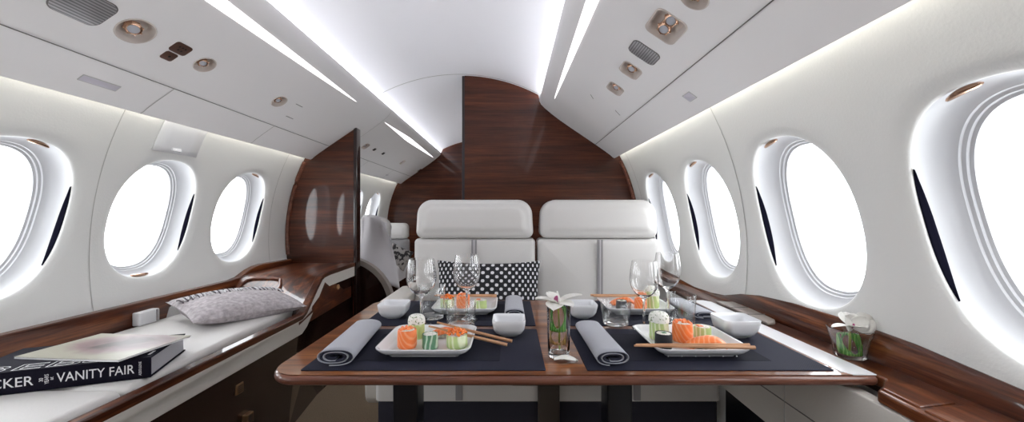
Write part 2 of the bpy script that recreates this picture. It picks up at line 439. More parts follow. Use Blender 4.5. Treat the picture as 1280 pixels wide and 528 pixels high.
wn = 1
for side, cells in ((1, cellsR), (-1, cellsL)):
    for i, yc in enumerate(cells):
        w = make_window(side, yc, wn, handle_bottom=(side == -1 and i == 4)); wn += 1
        # portal: guides the sampling of daylight coming through this window
        l = bpy.data.lights.new('daylight_portal', 'AREA'); l.shape = 'RECTANGLE'; l.size = .30; l.size_y = .40; l.cycles.is_portal = True
        lo = bpy.data.objects.new('daylight_portal', l); C.objects.link(lo)
        p = wallp(side, S0, yc, .100); n = (p - wallp(side, S0, yc, 0)).normalized()
        lo.location = p; lo.rotation_euler = n.to_track_quat('Z', 'Y').to_euler()

# floor, ceiling
mb = MB(); mb.box(-1.75, 1.1, -1.25, 4.85, -.03, 0); struct(mb.build('floor', M['carpet'], smooth=False), 'beige brown carpet floor', 'floor')
RC, HT = 1.10, .905
def ceilh(u): return HT - (RC - sqrt(RC * RC - u * u))
def ceiling_mesh(y0, y1, dz=0.0):
    mb = MB(); us = [-.70 + 1.4 * i / 40 for i in range(41)]
    rows = []
    for j in range(9):
        y = y0 + (y1 - y0) * j / 8
        row = [Vector((XC + u, y, EYE + ceilh(u) + dz)) for u in us]
        row = [Vector((XC - .70, y, EYE + .585))] + row + [Vector((XC + .70, y, EYE + .585))]
        rows.append(row)
    mb.grid(rows); return mb
struct(ceiling_mesh(-1.25, 4.8).build('ceiling', M['ceiling']), 'pale vaulted cabin ceiling', 'ceiling')
# ceiling arch seam
def ribbon(pts, nrm, w, wd):       # thin band on a surface; pts on the surface, nrm outwards, w half width, wd width direction per point
    g = []
    for p, n, d in zip(pts, nrm, wd): g.append([p - d * w + n * .0018, p - d * w * .9 + n * .0024, p + d * w * .9 + n * .0024, p + d * w + n * .0018])
    return MB().grid(g)
us = [-.69 + 1.38 * i / 40 for i in range(41)]
pts = [Vector((XC + u, 2.49, EYE + ceilh(u))) for u in us]; nr = [Vector((-u / RC, 0, -sqrt(1 - (u / RC) ** 2))) for u in us]
struct(ribbon(pts, nr, .0035, [Vector((0, 1, 0))] * 41).build('trim_1', M['seam_soft']))
# wall seams
tn = 2
for side, ys in ((-1, (1.375, 2.395, 3.415)), (1, (.355, 1.375, 2.395))):
    for y in ys:
        ss = [-.19 + (.64 + .19) * i / 30 for i in range(31)]
        pts = [wallp(side, s, y) for s in ss]; nr = [(wallp(side, s, y, -1) - wallp(side, s, y)).normalized() for s in ss]
        struct(ribbon(pts, nr, .0012, [Vector((0, 1, 0))] * 31).build('trim_%d' % tn, M['seam_soft'])); tn += 1
# end bulkheads
def cabin_outline(umin, umax, hmin, dr=0.0, top=None):
    pts = []
    n = 60
    us = [umin + (umax - umin) * i / n for i in range(n + 1)]
    def topu(u):
        u = abs(u)
        a = ceilh(min(u, 1.05)) + .004 if u < .62 else 9
        vv = valh(u); b = vv + .012 if vv is not None else 9
        cw = sqrt(max(0, (RW + dr) ** 2 - u * u)) + HC
        if u <= .52: return a
        if u <= 1.0: return min(a, b)
        return cw
    return us, topu
# valance profile (u from the centreline, h above the eye), room side from the ceiling edge down to the wall cove
VP = [(.520, .745), (.5215, .735), (.531, .716), (.556, .690), (.598, .655), (.65, .615), (.72, .566), (.80, .512), (.887, .453), (.95, .409), (.985, .383), (1.000, .369), (1.012, .362)]
VB = [(1.017, .372), (1.006, .392), (.93, .452), (.82, .53), (.70, .618), (.62, .675), (.560, .715), (.530, .745)]
def valh(u):
    for (a, b) in zip(VP, VP[1:]):
        if a[0] <= u <= b[0]: return a[1] + (b[1] - a[1]) * (u - a[0]) / (b[0] - a[0])
    return None
def valance(side, y0, y1, name):
    mb = MB(); mb.prism([(XC + side * u, EYE + h) for u, h in VP + VB], 'y', y0, y1)
    return struct(mb.build(name, M['valance'], ang=50), 'pale overhead valance along the cabin', 'valance')
VAL = {}; VAL[-1] = valance(-1, -1.24, 4.72, 'trim_%d' % tn); tn += 1
VAL[1] = valance(1, -1.24, 2.62, 'trim_%d' % tn); tn += 1

def bulkhead(name, u0, u1, y0, y1, mat, hb=-.98):
    us = [u0 + (u1 - u0) * i / 80 for i in range(81)]
    def top(u):
        a = abs(u)
        if a <= .521: return ceilh(u) + .004
        if a <= 1.012: return valh(a) + .010
        return sqrt(max(1e-6, (RW + .004) ** 2 - a * a)) + HC
    poly = [(XC + u, EYE + top(u)) for u in us]
    def side_pts(sgn, umax):
        # follow the wall down
        out = []
        a0 = math.acos(min(1, umax / (RW + .004)))
        hs = asin((top(umax) - HC) / (RW + .004)) if umax > 1.012 else None
        return out
    if u1 > 1.05:
        h_start = top(u1); n = 24
        for i in range(1, n + 1):
            h = h_start + (hb - h_start) * i / n
            poly.append((XC + sqrt(max(0, (RW + .004) ** 2 - (h - HC) ** 2)), EYE + h))
    else: poly.append((XC + u1, EYE + hb))
    if u0 < -1.05:
        h_start = top(u0); n = 24; seg = []
        for i in range(1, n + 1):
            h = h_start + (hb - h_start) * i / n
            seg.append((XC - sqrt(max(0, (RW + .004) ** 2 - (h - HC) ** 2)), EYE + h))
        poly += list(reversed(seg))
    else: poly.append((XC + u0, EYE + hb))
    mb = MB(); mb.prism(poly, 'y', y0, y1)
    return struct(mb.build(name, mat, smooth=False))
bulkhead('wall_aft', -1.16, 1.16, 4.70, 4.76, M['bulk'])
o = bulkhead('wall_partition_right', .030, 1.16, 2.52, 2.60, M['bulk']); tag(o, 'tall glossy dark walnut bulkhead behind the double seats', 'bulkhead')
o = bulkhead('wall_partition_left', -1.16, -.715, 2.58, 2.63, M['bulk_z']); tag(o, 'glossy walnut partition at the end of the left divan', 'partition')
struct(MB().box(XC - 1.3, XC + 1.3, -1.3, -1.25, 0, 2.0).build('wall_front', M['leather_warm'], smooth=False))
# edge stile of the left partition and hinge jamb of the right one
struct(MB().box(XC - .722, XC - .700, 2.572, 2.638, 0, EYE + .575, bev=.004).build('trim_%d' % tn, M['wood_dark'])); tn += 1
struct(MB().box(XC + .012, XC + .032, 2.525, 2.595, 0, EYE + .905, bev=.003).build('trim_%d' % tn, M['black'])); tn += 1

for side, y in ((1, 2.518), (-1, 2.578)):  # curved edge strips; lighter wood puts the cove's golden reflection into their colour
    mb = MB(); pts = []
    for i in range(25):
        h = .345 - .62 * i / 24; u = sqrt((RW - .011) ** 2 - (h - HC) ** 2); pts.append((XC + side * u, y, EYE + h))
    mb.tube(pts, .012, 10); struct(mb.build('trim_%d' % tn, M['wood_edge'])); tn += 1
# ---------------------------------------------------------------- valance fittings
def vray(px, py, side):
    k = (px - 638) / (267 - py)          # X / h
    for a, b in zip(VP, VP[1:]):
        xa, xb = XC + side * a[0], XC + side * b[0]
        fa, fb = xa - k * a[1], xb - k * b[1]
        if fa * fb <= 0:
            t = fa / (fa - fb); u = a[0] + (b[0] - a[0]) * t; h = a[1] + (b[1] - a[1]) * t
            Y = F * h / (267 - py)
            tv = Vector((side * (b[0] - a[0]), 0, b[1] - a[1])).normalized()
            return Vector((XC + side * u, Y, EYE + h)), tv
    raise Exception('miss %s %s' % (px, py))
def vframe(px, py, side):
    p, tv = vray(px, py, side)
    n = Vector((0, 1, 0)).cross(tv)
    if n.z > 0: n = -n
    # local x = cabin axis(Y), local z = into the room
    ex = Vector((0, 1, 0)); ez = n; ey = ez.cross(ex)
    return p, Matrix((ex, ey, ez)).transposed()
# long seam on each valance, cross seams
def onval(side, t, y):
    # t: distance measured by u
    return Vector((XC + side * t, y, EYE + valh(t)))
for side, y1 in ((-1, 4.69), (1, 2.51)):
    pts = [onval(side, .887, y) for y in (-1.2, y1)]
    a = Vector((side * .067, 0, -.044)).normalized(); n = Vector((-side * .55, 0, -.83))
    struct(ribbon(pts, [n] * 2, .0016, [a] * 2).build('trim_%d' % tn, M['seam'])); tn += 1
for y in (1.39, 1.98, 3.3, 4.0):
    pts = [onval(-1, .889 + (1.010 - .889) * i / 10, y) for i in range(11)]
    struct(ribbon(pts, [Vector((.55, 0, -.83)).normalized()] * 11, .0016, [Vector((0, 1, 0))] * 11).build('trim_%d' % tn, M['seam_soft'])); tn += 1
pts = [onval(-1, .523 + (.887 - .523) * i / 20, 2.75) for i in range(21)]
struct(ribbon(pts, [Vector((.55, 0, -.83)).normalized()] * 21, .0012, [Vector((0, 1, 0))] * 21).build('trim_%d' % tn, M['seam_soft'])); tn += 1

def light_strip(side, y0, y1, taper0, label):
    ua, ub = .566, .606
    mb = MB(); g = []
    n = 60
    for i in range(n + 1):
        y = y0 + (y1 - y0) * i / n
        d1 = ((y1 - y) / 1.5) ** .75; w = min(1, max(0.02, d1)) if True else 1
        if taper0: w = min(w, max(.02, (y - y0) / .8))
        um = (ua + ub) / 2; hw = (ub - ua) / 2 * w
        row = []
        for k in range(5):
            u = um - hw + 2 * hw * k / 4
            row.append(onval(side, u, y) + Vector((-side * .55, 0, -.83)).normalized() * .0012)
        g.append(row)
    mb.grid(g); o = mb.build('light_strip', M['strip']); s = o.modifiers.new('t', 'SOLIDIFY'); s.thickness = .001
    tag(o, label, 'ceiling light', 'linear lights along the valances')
light_strip(-1, -1.1, 2.28, False, 'long tapering white light strip in the left overhead valance, nearest')
light_strip(-1, 2.80, 4.55, True, 'short light strip in the left valance beyond the partition')
light_strip(1, -1.1, 2.22, False, 'long tapering white light strip in the right overhead valance')
def cove(side, y0, y1, pts, mat, label):
    mb = MB(); mb.prism([(XC + side * u, EYE + h) for u, h in pts], 'y', y0, y1)
    tag(mb.build('cove_light', mat, smooth=False), label, 'cove light')
for side, y1, nm in ((-1, 4.68, 'left'), (1, 2.5, 'right')):
    cove(side, -1.2, y1, [(.579, .712), (.579, .737), (.582, .737), (.582, .712)], M['cove'], 'glowing cove light along the top edge of the %s valance' % nm)
    cove(side, -1.2, y1, [(1.000, .408), (.985, .419), (.988, .424), (1.003, .413)], M['cove_warm'], 'warm cove light washing the %s wall below the valance' % nm)

def fix(px, py, side, name, label, cat, group=None, rot=0):
    p, m = vframe(px, py, side)
    o = thing(name, label, cat, p, group=group); o.rotation_euler = (m @ Matrix.Rotation(R(rot), 3, 'Z')).to_euler(); return o
CUTS = {1: [], -1: []}
def cup(root, hx, hy, lamps=1, r=None):
    r = r if r is not None else min(hx, hy)
    mw = Matrix.Translation(root.location) @ root.rotation_euler.to_matrix().to_4x4()
    side = 1 if root.location.x > XC else -1
    CUTS[side].append([[mw @ Vector(p) for p in rrect(hx, hy, r, z, 8)] for z in (-.030, .02)])
    mb = MB(); prof = [(1.07, .0004), (1.06, .0020), (1.02, .0030), (.985, .0020), (.96, -.004), (.90, -.015), (.80, -.021), (.60, -.022)]
    mb.rings([rrect(hx * k, hy * k, r * k, z, 8) for k, z in prof], False, True); mb.build('recess', M['cup'], root)
    for i in range(lamps):
        cx = (i - (lamps - 1) / 2) * hx * .85
        rl = min(hx, hy) * (.46 if lamps == 1 else .40)
        t = Matrix.Rotation(R(-20), 3, 'Y')
        mb = MB(); mb.lathe([(rl * .55, -.004), (rl, .003), (rl * 1.05, .010), (rl * .85, .016), (rl * .72, .017), (rl * .70, .014)], 24, (cx, 0, -.018), ax=t, cap1=False)
        for k in range(8):
            a = 2 * pi * k / 8; v = t @ Vector((rl * 1.04 * cos(a), rl * 1.04 * sin(a), .009)); mb.ball((cx + v.x, v.y, -.018 + v.z), .003, .003, .004, 5)
        b = mb.build('lamp_bezel', M['copper'], root)
        MB().lathe([(rl * .70, .0145), (rl * .4, .0165), (.0005, .017)], 24, (cx, 0, -.018), ax=t, cap0=False).build('lamp_lens', M['lens'], b)
G = 'reading lights and air vents on the overhead valances'
cup(fix(170, 39, -1, 'reading_light', 'large round recessed reading light on the left valance, beside the speaker grille', 'reading light', G), .048, .044)
cup(fix(256, 81, -1, 'reading_light', 'round recessed air vent right after the bronze switch plates, left valance', 'reading light', G), .036, .034)
cup(fix(349, 127, -1, 'reading_light', 'small recessed spotlight furthest along the near left valance', 'reading light', G), .038, .034)
cup(fix(832, 34, 1, 'reading_light', 'square twin-lamp reading light on the right valance', 'reading light', G), .058, .048, 2, .022)
cup(fix(788, 88, 1, 'reading_light', 'recessed air vent just below the grille on the right valance', 'reading light', G), .045, .038, 1, .022)
cup(fix(769, 111, 1, 'reading_light', 'smallest recessed vent, furthest along the right valance', 'reading light', G), .042, .034, 1, .020)
cup(fix(868, -3, 1, 'reading_light', 'recessed reading light cut by the top edge on the right valance', 'reading light', G), .036, .036)
for (px, py, lab) in ((457, 183, 'recessed light nearest the partition on the aft left valance'), (503, 203, 'recessed light in the middle of the aft left valance'), (524, 213, 'recessed light furthest aft on the left valance')):
    cup(fix(px, py, -1, 'reading_light', lab, 'reading light', G), .036, .030, 1, .02)
def plate(root, hx, hy, r, mat, name='plate', z=.003):
    mb = MB(); mb.rings([rrect(hx, hy, r, -.001, 6), rrect(hx, hy, r, z * .7, 6), rrect(hx - z * .4, hy - z * .4, r, z, 6)]); return mb.build(name, mat, root)
def grille(px, py, side, hx, hy, lab):
    o = fix(px, py, side, 'speaker_grille', lab, 'speaker grille')
    plate(o, hx, hy, min(hx, hy) * .5, M['seam'], 'frame', .002); plate(o, hx - .002, hy - .002, min(hx, hy) * .5, M['grille'], 'mesh_panel', .0032)
grille(105, 8, -1, .060, .047, 'square grey speaker grille at the near end of the left valance')
grille(805, 66, 1, .042, .052, 'oblong grey speaker grille between the lamps on the right valance')
o = fix(226, 61, -1, 'switch_plate', 'larger bronze switch plate with five buttons on the left valance', 'switch plate', 'bronze switch plates')
plate(o, .030, .022, .010, M['bronze'])
for i, (x, y) in enumerate(((-.011, .006), (0, .007), (.011, .006), (-.006, -.007), (.006, -.007))): plate(thingpart := o, .003, .003, .0015, M['hole'], 'button', .0045).location = (x, y, 0)
o = fix(211, 70, -1, 'switch_plate', 'smaller bronze switch plate with one button on the left valance', 'switch plate', 'bronze switch plates')
plate(o, .021, .018, .008, M['bronze']); plate(o, .004, .004, .003, M['hole'], 'button', .0045)
for (px, py) in ((468, 187), (479, 192)):
    o = fix(px, py, -1, 'switch_plate', 'tiny dark switch plate %s on the aft left valance' % ('nearer the partition' if px < 470 else 'further aft'), 'switch plate'); plate(o, .020, .014, .006, M['hole'])
def placard(px, py, side, hx, hy, lab, rot=0):
    o = fix(px, py, side, 'placard', lab, 'placard', rot=rot); plate(o, hx, hy, .002, M['seam_soft'], 'border', .0015); plate(o, hx - .002, hy - .002, .001, M['placard'], 'plate', .0022)
placard(125, 104, -1, .056, .013, 'narrow grey placard low on the left valance, above the first window')
placard(862, 121, 1, .026, .018, 'small grey placard low on the right valance')
placard(484, 219, -1, .035, .008, 'tiny placard low on the aft left valance')
for (px, py, side, hx, rot) in ((740, 121, 1, .018, 40), (772, 141, 1, .020, 60), (374, 132, -1, .03, 0), (362, 147, -1, .032, 0)):
    o = fix(px, py, side, 'panel_slot', {740: 'short dark slot right of the light strip on the right valance', 772: 'faint slot near the long seam of the right valance', 374: 'upper thin slot beyond the last spotlight on left valance', 362: 'lower thin slot beyond the last spotlight on left valance'}[px], 'slot', rot=rot)
    plate(o, hx, .0015, .001, M['seam'], 'slot_line', .001)
for side, tname in ((-1, 'left'), (1, 'right')):
    vo = VAL[side]; mb = MB()
    for a_, b_ in CUTS[side]: mb.rings([a_, b_])
    co_ = mb.build('cut', M['valance'], smooth=False)
    bo = vo.modifiers.new('b', 'BOOLEAN'); bo.object = co_; bo.operation = 'DIFFERENCE'; bo.solver = 'EXACT'
    bpy.context.view_layer.update(); dg = bpy.context.evaluated_depsgraph_get()
    me = bpy.data.meshes.new_from_object(vo.evaluated_get(dg)); vo.modifiers.clear(); vo.data = me
    for p in me.polygons: p.use_smooth = True
    me.set_sharp_from_angle(angle=R(30)); bpy.data.objects.remove(co_)
# white projecting panel above the second left window
c = wallp(-1, .52, 1.635)
o = thing('wall_panel', 'white square service panel above the middle left window', 'wall panel', c)
mb = MB(); g = []
for i in range(9):
    s = .43 + .20 * i / 8; g.append([wallp(-1, s, 1.53 + .21 * j / 4, -.006) - c for j in range(5)])
mb.grid(g); q = mb.build('panel', M['placard'], o); sd = q.modifiers.new('t', 'SOLIDIFY'); sd.thickness = .006; sd.offset = 0
q.data.materials[0] = M['white_plastic']
MB().box(-.012, .004, -.022, .022, -.006, .006, bev=.002).build('latch', M['porcelain'], o, loc=wallp(-1, .448, 1.63, -.010) - c)

# ------------------------------------------------------------------ left divan
ZB = EYE - .455
divan = thing('divan', 'long cream leather divan with walnut edge along the left wall', 'divan', (-1.2, 1.2, 0))
DV = Vector((-1.2, 1.2, 0))
def xo(y): return -.11 * max(0, min(1, (y - 1.74) / .39))
def dloc(mb):      # the divan's outer edge swings in towards the wall along the arm
    mb.v = [(Vector((p[0] + (xo(p[1]) if p[0] > -1.01 else 0), p[1], p[2])) - DV)[:] for p in mb.v]; return mb
YS = -.9
# side profile outline of the arm: (y, z)
arm = [(1.72, -.455), (1.765, -.444), (1.93, -.396), (2.09, -.350), (2.15, -.339), (2.22, -.334), (2.57, -.333)]
def prof_off(d):     # offset below the profile
    top = [(YS, -.455)] + arm
    out = []
    for i, p in enumerate(top):
        a = top[max(0, i - 1)]; b = top[min(len(top) - 1, i + 1)]
        t = Vector((b[0] - a[0], b[1] - a[1])).normalized(); n = Vector((t.y, -t.x))
        out.append((p[0] + n.x * d, p[1] + n.y * d))
    return out
def band(d0, d1, x0, x1, name, mat, bev=0, **k):
    a = prof_off(d0); b = prof_off(d1)
    b[-1] = (2.57, b[-1][1]); a[-1] = (2.57, a[-1][1])
    poly = a + list(reversed(b)); mb = MB()
    n = len(a)
    mb.rings([[(x, p[0], EYE + p[1]) for p in poly] for x in (x0, x1)])
    return dloc(mb).build(name, mat, divan, smooth=True, ang=30, bevel=bev)
band(-.004, .022, -.962, -.928, 'edge_trim', M['wood'], .004)
band(.022, .085, -.955, -.932, 'side_band', M['leather_warm'], .002)
# front panel below the band
b = prof_off(.085); poly = [(YS, -.98)] + b + [(2.57, -.98), (2.15, -.98), (1.72, -.98)]
poly = [(p[0], EYE + p[1]) for p in poly]
mb = MB(); mb.rings([[(-.955 + (-.05 * (0 if p[1] > .3 else 1)) + dx, p[0], p[1]) for p in poly] for dx in (-.04, .006)])
dloc(mb).build('front_panel', M['wood_dark'], divan, smooth=False)
# seat cushions
def cushion_box(x0, x1, y0, y1, z0, z1, r):
    mb = MB(); cx, cy = (x0 + x1) / 2, (y0 + y1) / 2; hx, hy = (x1 - x0) / 2, (y1 - y0) / 2
    rs = []
    for k in range(7):
        a = R(90 * k / 6); rs.append(rrect(hx - r * (1 - sin(a)) , hy - r * (1 - sin(a)), .02, z1 - r + r * sin(pi / 2 - 0) * 0 - r * (1 - cos(0)) * 0 + 0 if False else z0 + (z1 - z0 - r) * 1 + r * cos(a) if k == 99 else z1 - r + r * cos(a), 5, (cx, cy)))
    rs = list(reversed(rs))[::1]
    base_r = [rrect(hx, hy, .02, z0, 5, (cx, cy))]
    # order: bottom, sides up, then rounded over
    over = []
    for k in range(7):
        a = R(90 * k / 6); over.append(rrect(hx - r * (1 - cos(a)), hy - r * (1 - cos(a)), .02, z1 - r + r * sin(a), 5, (cx, cy)))
    mb.rings(base_r + over); return mb
for (y0, y1) in ((-.88, .455), (.46, .958), (.962, 1.975)):
    dloc(cushion_box(-1.455, -.962, y0, y1, EYE - .56, EYE - .437, .018)).build('seat_cushion', M['leather'], divan)
dloc(MB().box(-1.46, -.99, YS, 1.72, .05, EYE - .562)).build('seat_base', M['wood_dark'], divan, smooth=False)
# sloping walnut arm with flat top
PW = [(1.96, -.52), (1.985, -.452), (2.03, -.400), (2.075, -.356), (2.11, -.340), (2.16, -.334), (2.57, -.333), (2.57, -.56)]
PE = [(1.70, -.52), (1.745, -.452), (1.93, -.396), (2.09, -.350), (2.15, -.339), (2.22, -.334), (2.57, -.333), (2.57, -.56)]
def armp(i, w):      # w 0 at the wall .. 1 at the aisle edge
    w = max(0, min(1, w)) ** 2.2
    return (PW[i][0] + (PE[i][0] - PW[i][0]) * w, PW[i][1] + (PE[i][1] - PW[i][1]) * w)
mb = MB(); mb.rings([[(-1.47 + .515 * k / 12, armp(i, k / 12)[0], EYE + armp(i, k / 12)[1]) for i in range(8)] for k in range(13)])
mb.v = [(Vector((p[0] + xo(p[1]) * max(0, (p[0] + 1.47) / .515), p[1], p[2])) - DV)[:] for p in mb.v]
mb.build('arm_rest', M['wood'], divan, ang=50)
# raised arch moulding on the sloping face of the arm
mb = MB(); path = []
def slope(x, t):   # t up the face 0..1
    w = (x + 1.47) / .515; q = 1 + 2.4 * max(0, t); i = int(q); f = q - i
    a_, b_ = armp(i, w), armp(i + 1, w); y = a_[0] + (b_[0] - a_[0]) * f; z = a_[1] + (b_[1] - a_[1]) * f
    return Vector((x + xo(y) * w, y - .003, EYE + z + .002))
cs = [(-1.44, .0), (-1.435, .55), (-1.41, .78), (-1.37, .88), (-1.24, .88), (-1.19, .80), (-1.165, .55), (-1.155, .0)]
path = [slope(*q) for q in cs]
pp = []
for i in range(len(path) - 1):
    for k in range(6): pp.append(path[i].lerp(path[i + 1], k / 6))
mb.tube(pp, .008, 8); mb.v = [(Vector(p) - DV)[:] for p in mb.v]; mb.build('arch_moulding', M['wood_edge'], divan)
# brass vents / latch on the front panel
for (px, py) in ((299, 486), (312, 523)):
    X = -.957; k = (px - 638) / (267 - py); h = X / k; Y = F * X / (px - 638)
    q = dloc(MB().box(X - .008 - .03, X + .004, Y - .018, Y + .018, EYE + h - .018, EYE + h + .018, bev=.003)).build('drawer_catch', M['gold'], divan)
    mb = MB()
    for i in range(4): mb.box(X + .003, X + .006, Y - .012, Y + .012, EYE + h - .012 + i * .007, EYE + h - .010 + i * .007)
    dloc(mb).build('slot', M['hole'], q, smooth=False)
X = -1.052; px, py = 422, 359; h = X / ((px - 638) / (267 - py)); Y = F * X / (px - 638)
dloc(MB().lathe([(.016, 0), (.016, .006), (.011, .008), (.008, .003)], 20, (X, Y, EYE + h), ax=Matrix.Rotation(R(90), 3, 'Y'))).build('round_catch', M['gold'], divan)

# walnut ledge along the left wall
ledge = thing('wall_ledge', 'walnut ledge running behind the divan under the left windows', 'ledge', (-1.49, 1.2, EYE - .5)); LO = Vector((-1.49, 1.2, EYE - .5))
def mloc(mb, o): mb.v = [(Vector(p) - o)[:] for p in mb.v]; return mb
top = [(-1.2, -.350), (2.02, -.352), (2.08, -.345), (2.16, -.318), (2.22, -.305), (2.28, -.300), (2.57, -.306)]
bot = [(2.57, -.50), (2.05, -.50), (2.02, -.41), (1.97, -.385), (1.70, -.385), (1.65, -.405), (1.63, -.46), (-1.2, -.46)]
mb = MB(); mb.prism([(p[0], EYE + p[1]) for p in top + bot], 'x', -1.518, -1.462)
mloc(mb, LO).build('back_board', M['wood'], ledge, smooth=False, bevel=.006)
mloc(MB().box(-1.505, -1.485, 1.6, 2.1, EYE - .50, EYE - .37), LO).build('recess_panel', M['wood_dark'], ledge, smooth=False)
o = thing('belt_fitting', 'small white belt fitting where the divan meets the walnut ledge', 'fitting', (-1.44, 1.53, EYE - .437))
MB().box(-.020, .012, -.05, .035, 0, .052, bev=.006).build('housing', M['white_plastic'], o)
MB().box(-.016, .016, .018, .026, .004, .050, bev=.002).build('slot_lip', M['leather_grey'], o)

# ------------------------------------------------------------------ right ledge
rl = thing('side_ledge', 'walnut side ledge below the right windows with lidded near section', 'ledge', (.8, .9, EYE - .4)); RO = Vector((.8, .9, EYE - .4))
# flat board: outline in plan
plan = [(.86, -1.2), (.86, 2.5), (.765, 2.5), (.765, 1.5), (.765, .785), (.745, .765), (.702, .735), (.697, .66), (.697, .45), (.685, .2), (.66, -.2), (.66, -1.2)]
mb = MB(); mb.prism(plan, 'z', EYE - .362, EYE - .338); mloc(mb, RO).build('ledge_top', M['wood'], rl, smooth=False, bevel=.005)
# curved back board following the wall
prof = [(-1.2, -.315), (.45, -.310), (.63, -.292), (.80, -.274), (.95, -.268), (1.15, -.270), (1.30, -.280), (1.40, -.296), (1.50, -.322), (1.60, -.332), (1.75, -.336), (1.91, -.326), (2.2, -.31), (2.5, -.30)]
def lerp_prof(y):
    for a, b in zip(prof, prof[1:]):
        if a[0] <= y <= b[0]:
            t = (y - a[0]) / (b[0] - a[0]); t = t * t * (3 - 2 * t) if False else t; return a[1] + (b[1] - a[1]) * t
    return prof[-1][1]
rows = []
for i in range(75):
    y = -1.2 + 3.7 * i / 74; h = lerp_prof(y)
    xw = XC + sqrt(RW ** 2 - (h - HC) ** 2)
    rows.append([(xw + .012, y, EYE - .40), (xw + .012, y, EYE + h), (xw - .004, y, EYE + h + .002), (xw - .010, y, EYE + h - .004), (xw - .013, y, EYE + max(h - .03, -.40)), (xw - .018, y, EYE - .345), (xw - .022, y, EYE - .40)])
mb = MB(); mb.rings(rows); mloc(mb, RO).build('back_board', M['wood'], rl, ang=50)
# lidded near section
lid = [(.705, .655), (.795, .672), (.800, .655), (.800, .30), (.700, .30), (.703, .5)]
mb = MB(); mb.prism(lid, 'z', EYE - .340, EYE - .3345); mloc(mb, RO).build('lid', M['wood'], rl, smooth=False, bevel=.004)
lid = [(.712, .735), (.745, .765), (.790, .75), (.790, .680), (.708, .664)]
mb = MB(); mb.prism(lid, 'z', EYE - .340, EYE - .3345); mloc(mb, RO).build('lid', M['wood'], rl, smooth=False, bevel=.004)
# cream side panel; the black below it stands in for shadow
mloc(MB().box(.700, .730, -1.2, 1.27, EYE - .575, EYE - .364, bev=.004), RO).build('side_panel', M['bezel'], rl).data.materials[0] = M['leather_warm']
q = mloc(MB().box(.6985, .7005, -1.2, 1.27, EYE - .4815, EYE - .479), RO).build('panel_seam', M['seam'], rl, smooth=False)
mloc(MB().box(.6985, .7005, .979, .981, EYE - .57, EYE - .366), RO).build('panel_seam', M['seam_soft'], rl, smooth=False)
mloc(MB().box(  .712, .86, -1.2, 1.27, .0, EYE - .577), RO).build('lower_shadow_panel', M['black'], rl, smooth=False)
# armrest pad on the ledge
o = thing('armrest_pad', 'stepped taupe leather armrest pad on the right ledge beside the table', 'armrest', (.80, 1.28, EYE - .338))
mb = MB(); pl = [(-.030, .16), (.030, .15), (.032, .05), (.020, -.09), (.000, -.12), (-.030, -.13)]
mb.prism(pl, 'z', 0, .010); mb.build('pad', M['taupe'], o, smooth=False, bevel=.004)
mb = MB(); mb.box(-.030, .032, .055, .058, .009, .0115); mb.build('seam', M['seam'], o, smooth=False); MB().box(-.030, .026, -.035, -.032, .009, .0115).build('seam', M['seam'], o, smooth=False)

# ------------------------------------------------------------------ seats
def rb_panel(w, h, d, r, bulge, name, mat, root, loc, top_r=None, tilt=0, waist=0, sag=0.0, wtop=None):
    """upholstered panel: front view rounded rectangle w x h, depth d, domed front facing -Y"""
    rings = []
    hx, hz = w / 2, h / 2
    def outline_ring(ins, y):
        pts = []
        for (sx, sz, a0) in ((1, 1, 0), (-1, 1, 90), (-1, -1, 180), (1, -1, 270)):
            rr = (top_r if (top_r and sz > 0) else r)
            rr = max(.004, rr - ins * .5)
            for k in range(9):
                a = R(a0 + 90 * k / 8)
                x = sx * (hx - ins - rr) + rr * cos(a); z = sz * (hz - ins - rr) + rr * sin(a)
                if wtop is not None: x *= 1 - (1 - wtop) * (z + hz) / h
                if sz < 0 and sag: z -= sag * (1 - (x / hx) ** 2)
                pts.append((x, y, z))
        return pts
    rings.append(outline_ring(.012, d / 2)); rings.append(outline_ring(0, d / 2 - .012))
    rings.append(outline_ring(0, -d / 2 + .03))
    for k in range(1, 7):
        a = R(90 * k / 6); rings.append(outline_ring(.03 * (1 - cos(a)), -d / 2 + .03 - .03 * sin(a)))
    last = [outline_ring(.03 + t * (min(hx, hz) - .06), -d / 2 - bulge * (1 - (1 - t) ** 2)) for t in (.3, .6, .9)]
    rings += last
    mb = MB(); mb.rings(rings)
    o = mb.build(name, mat, root, loc=loc, ang=70); o.rotation_euler = (R(tilt), 0, 0); return o
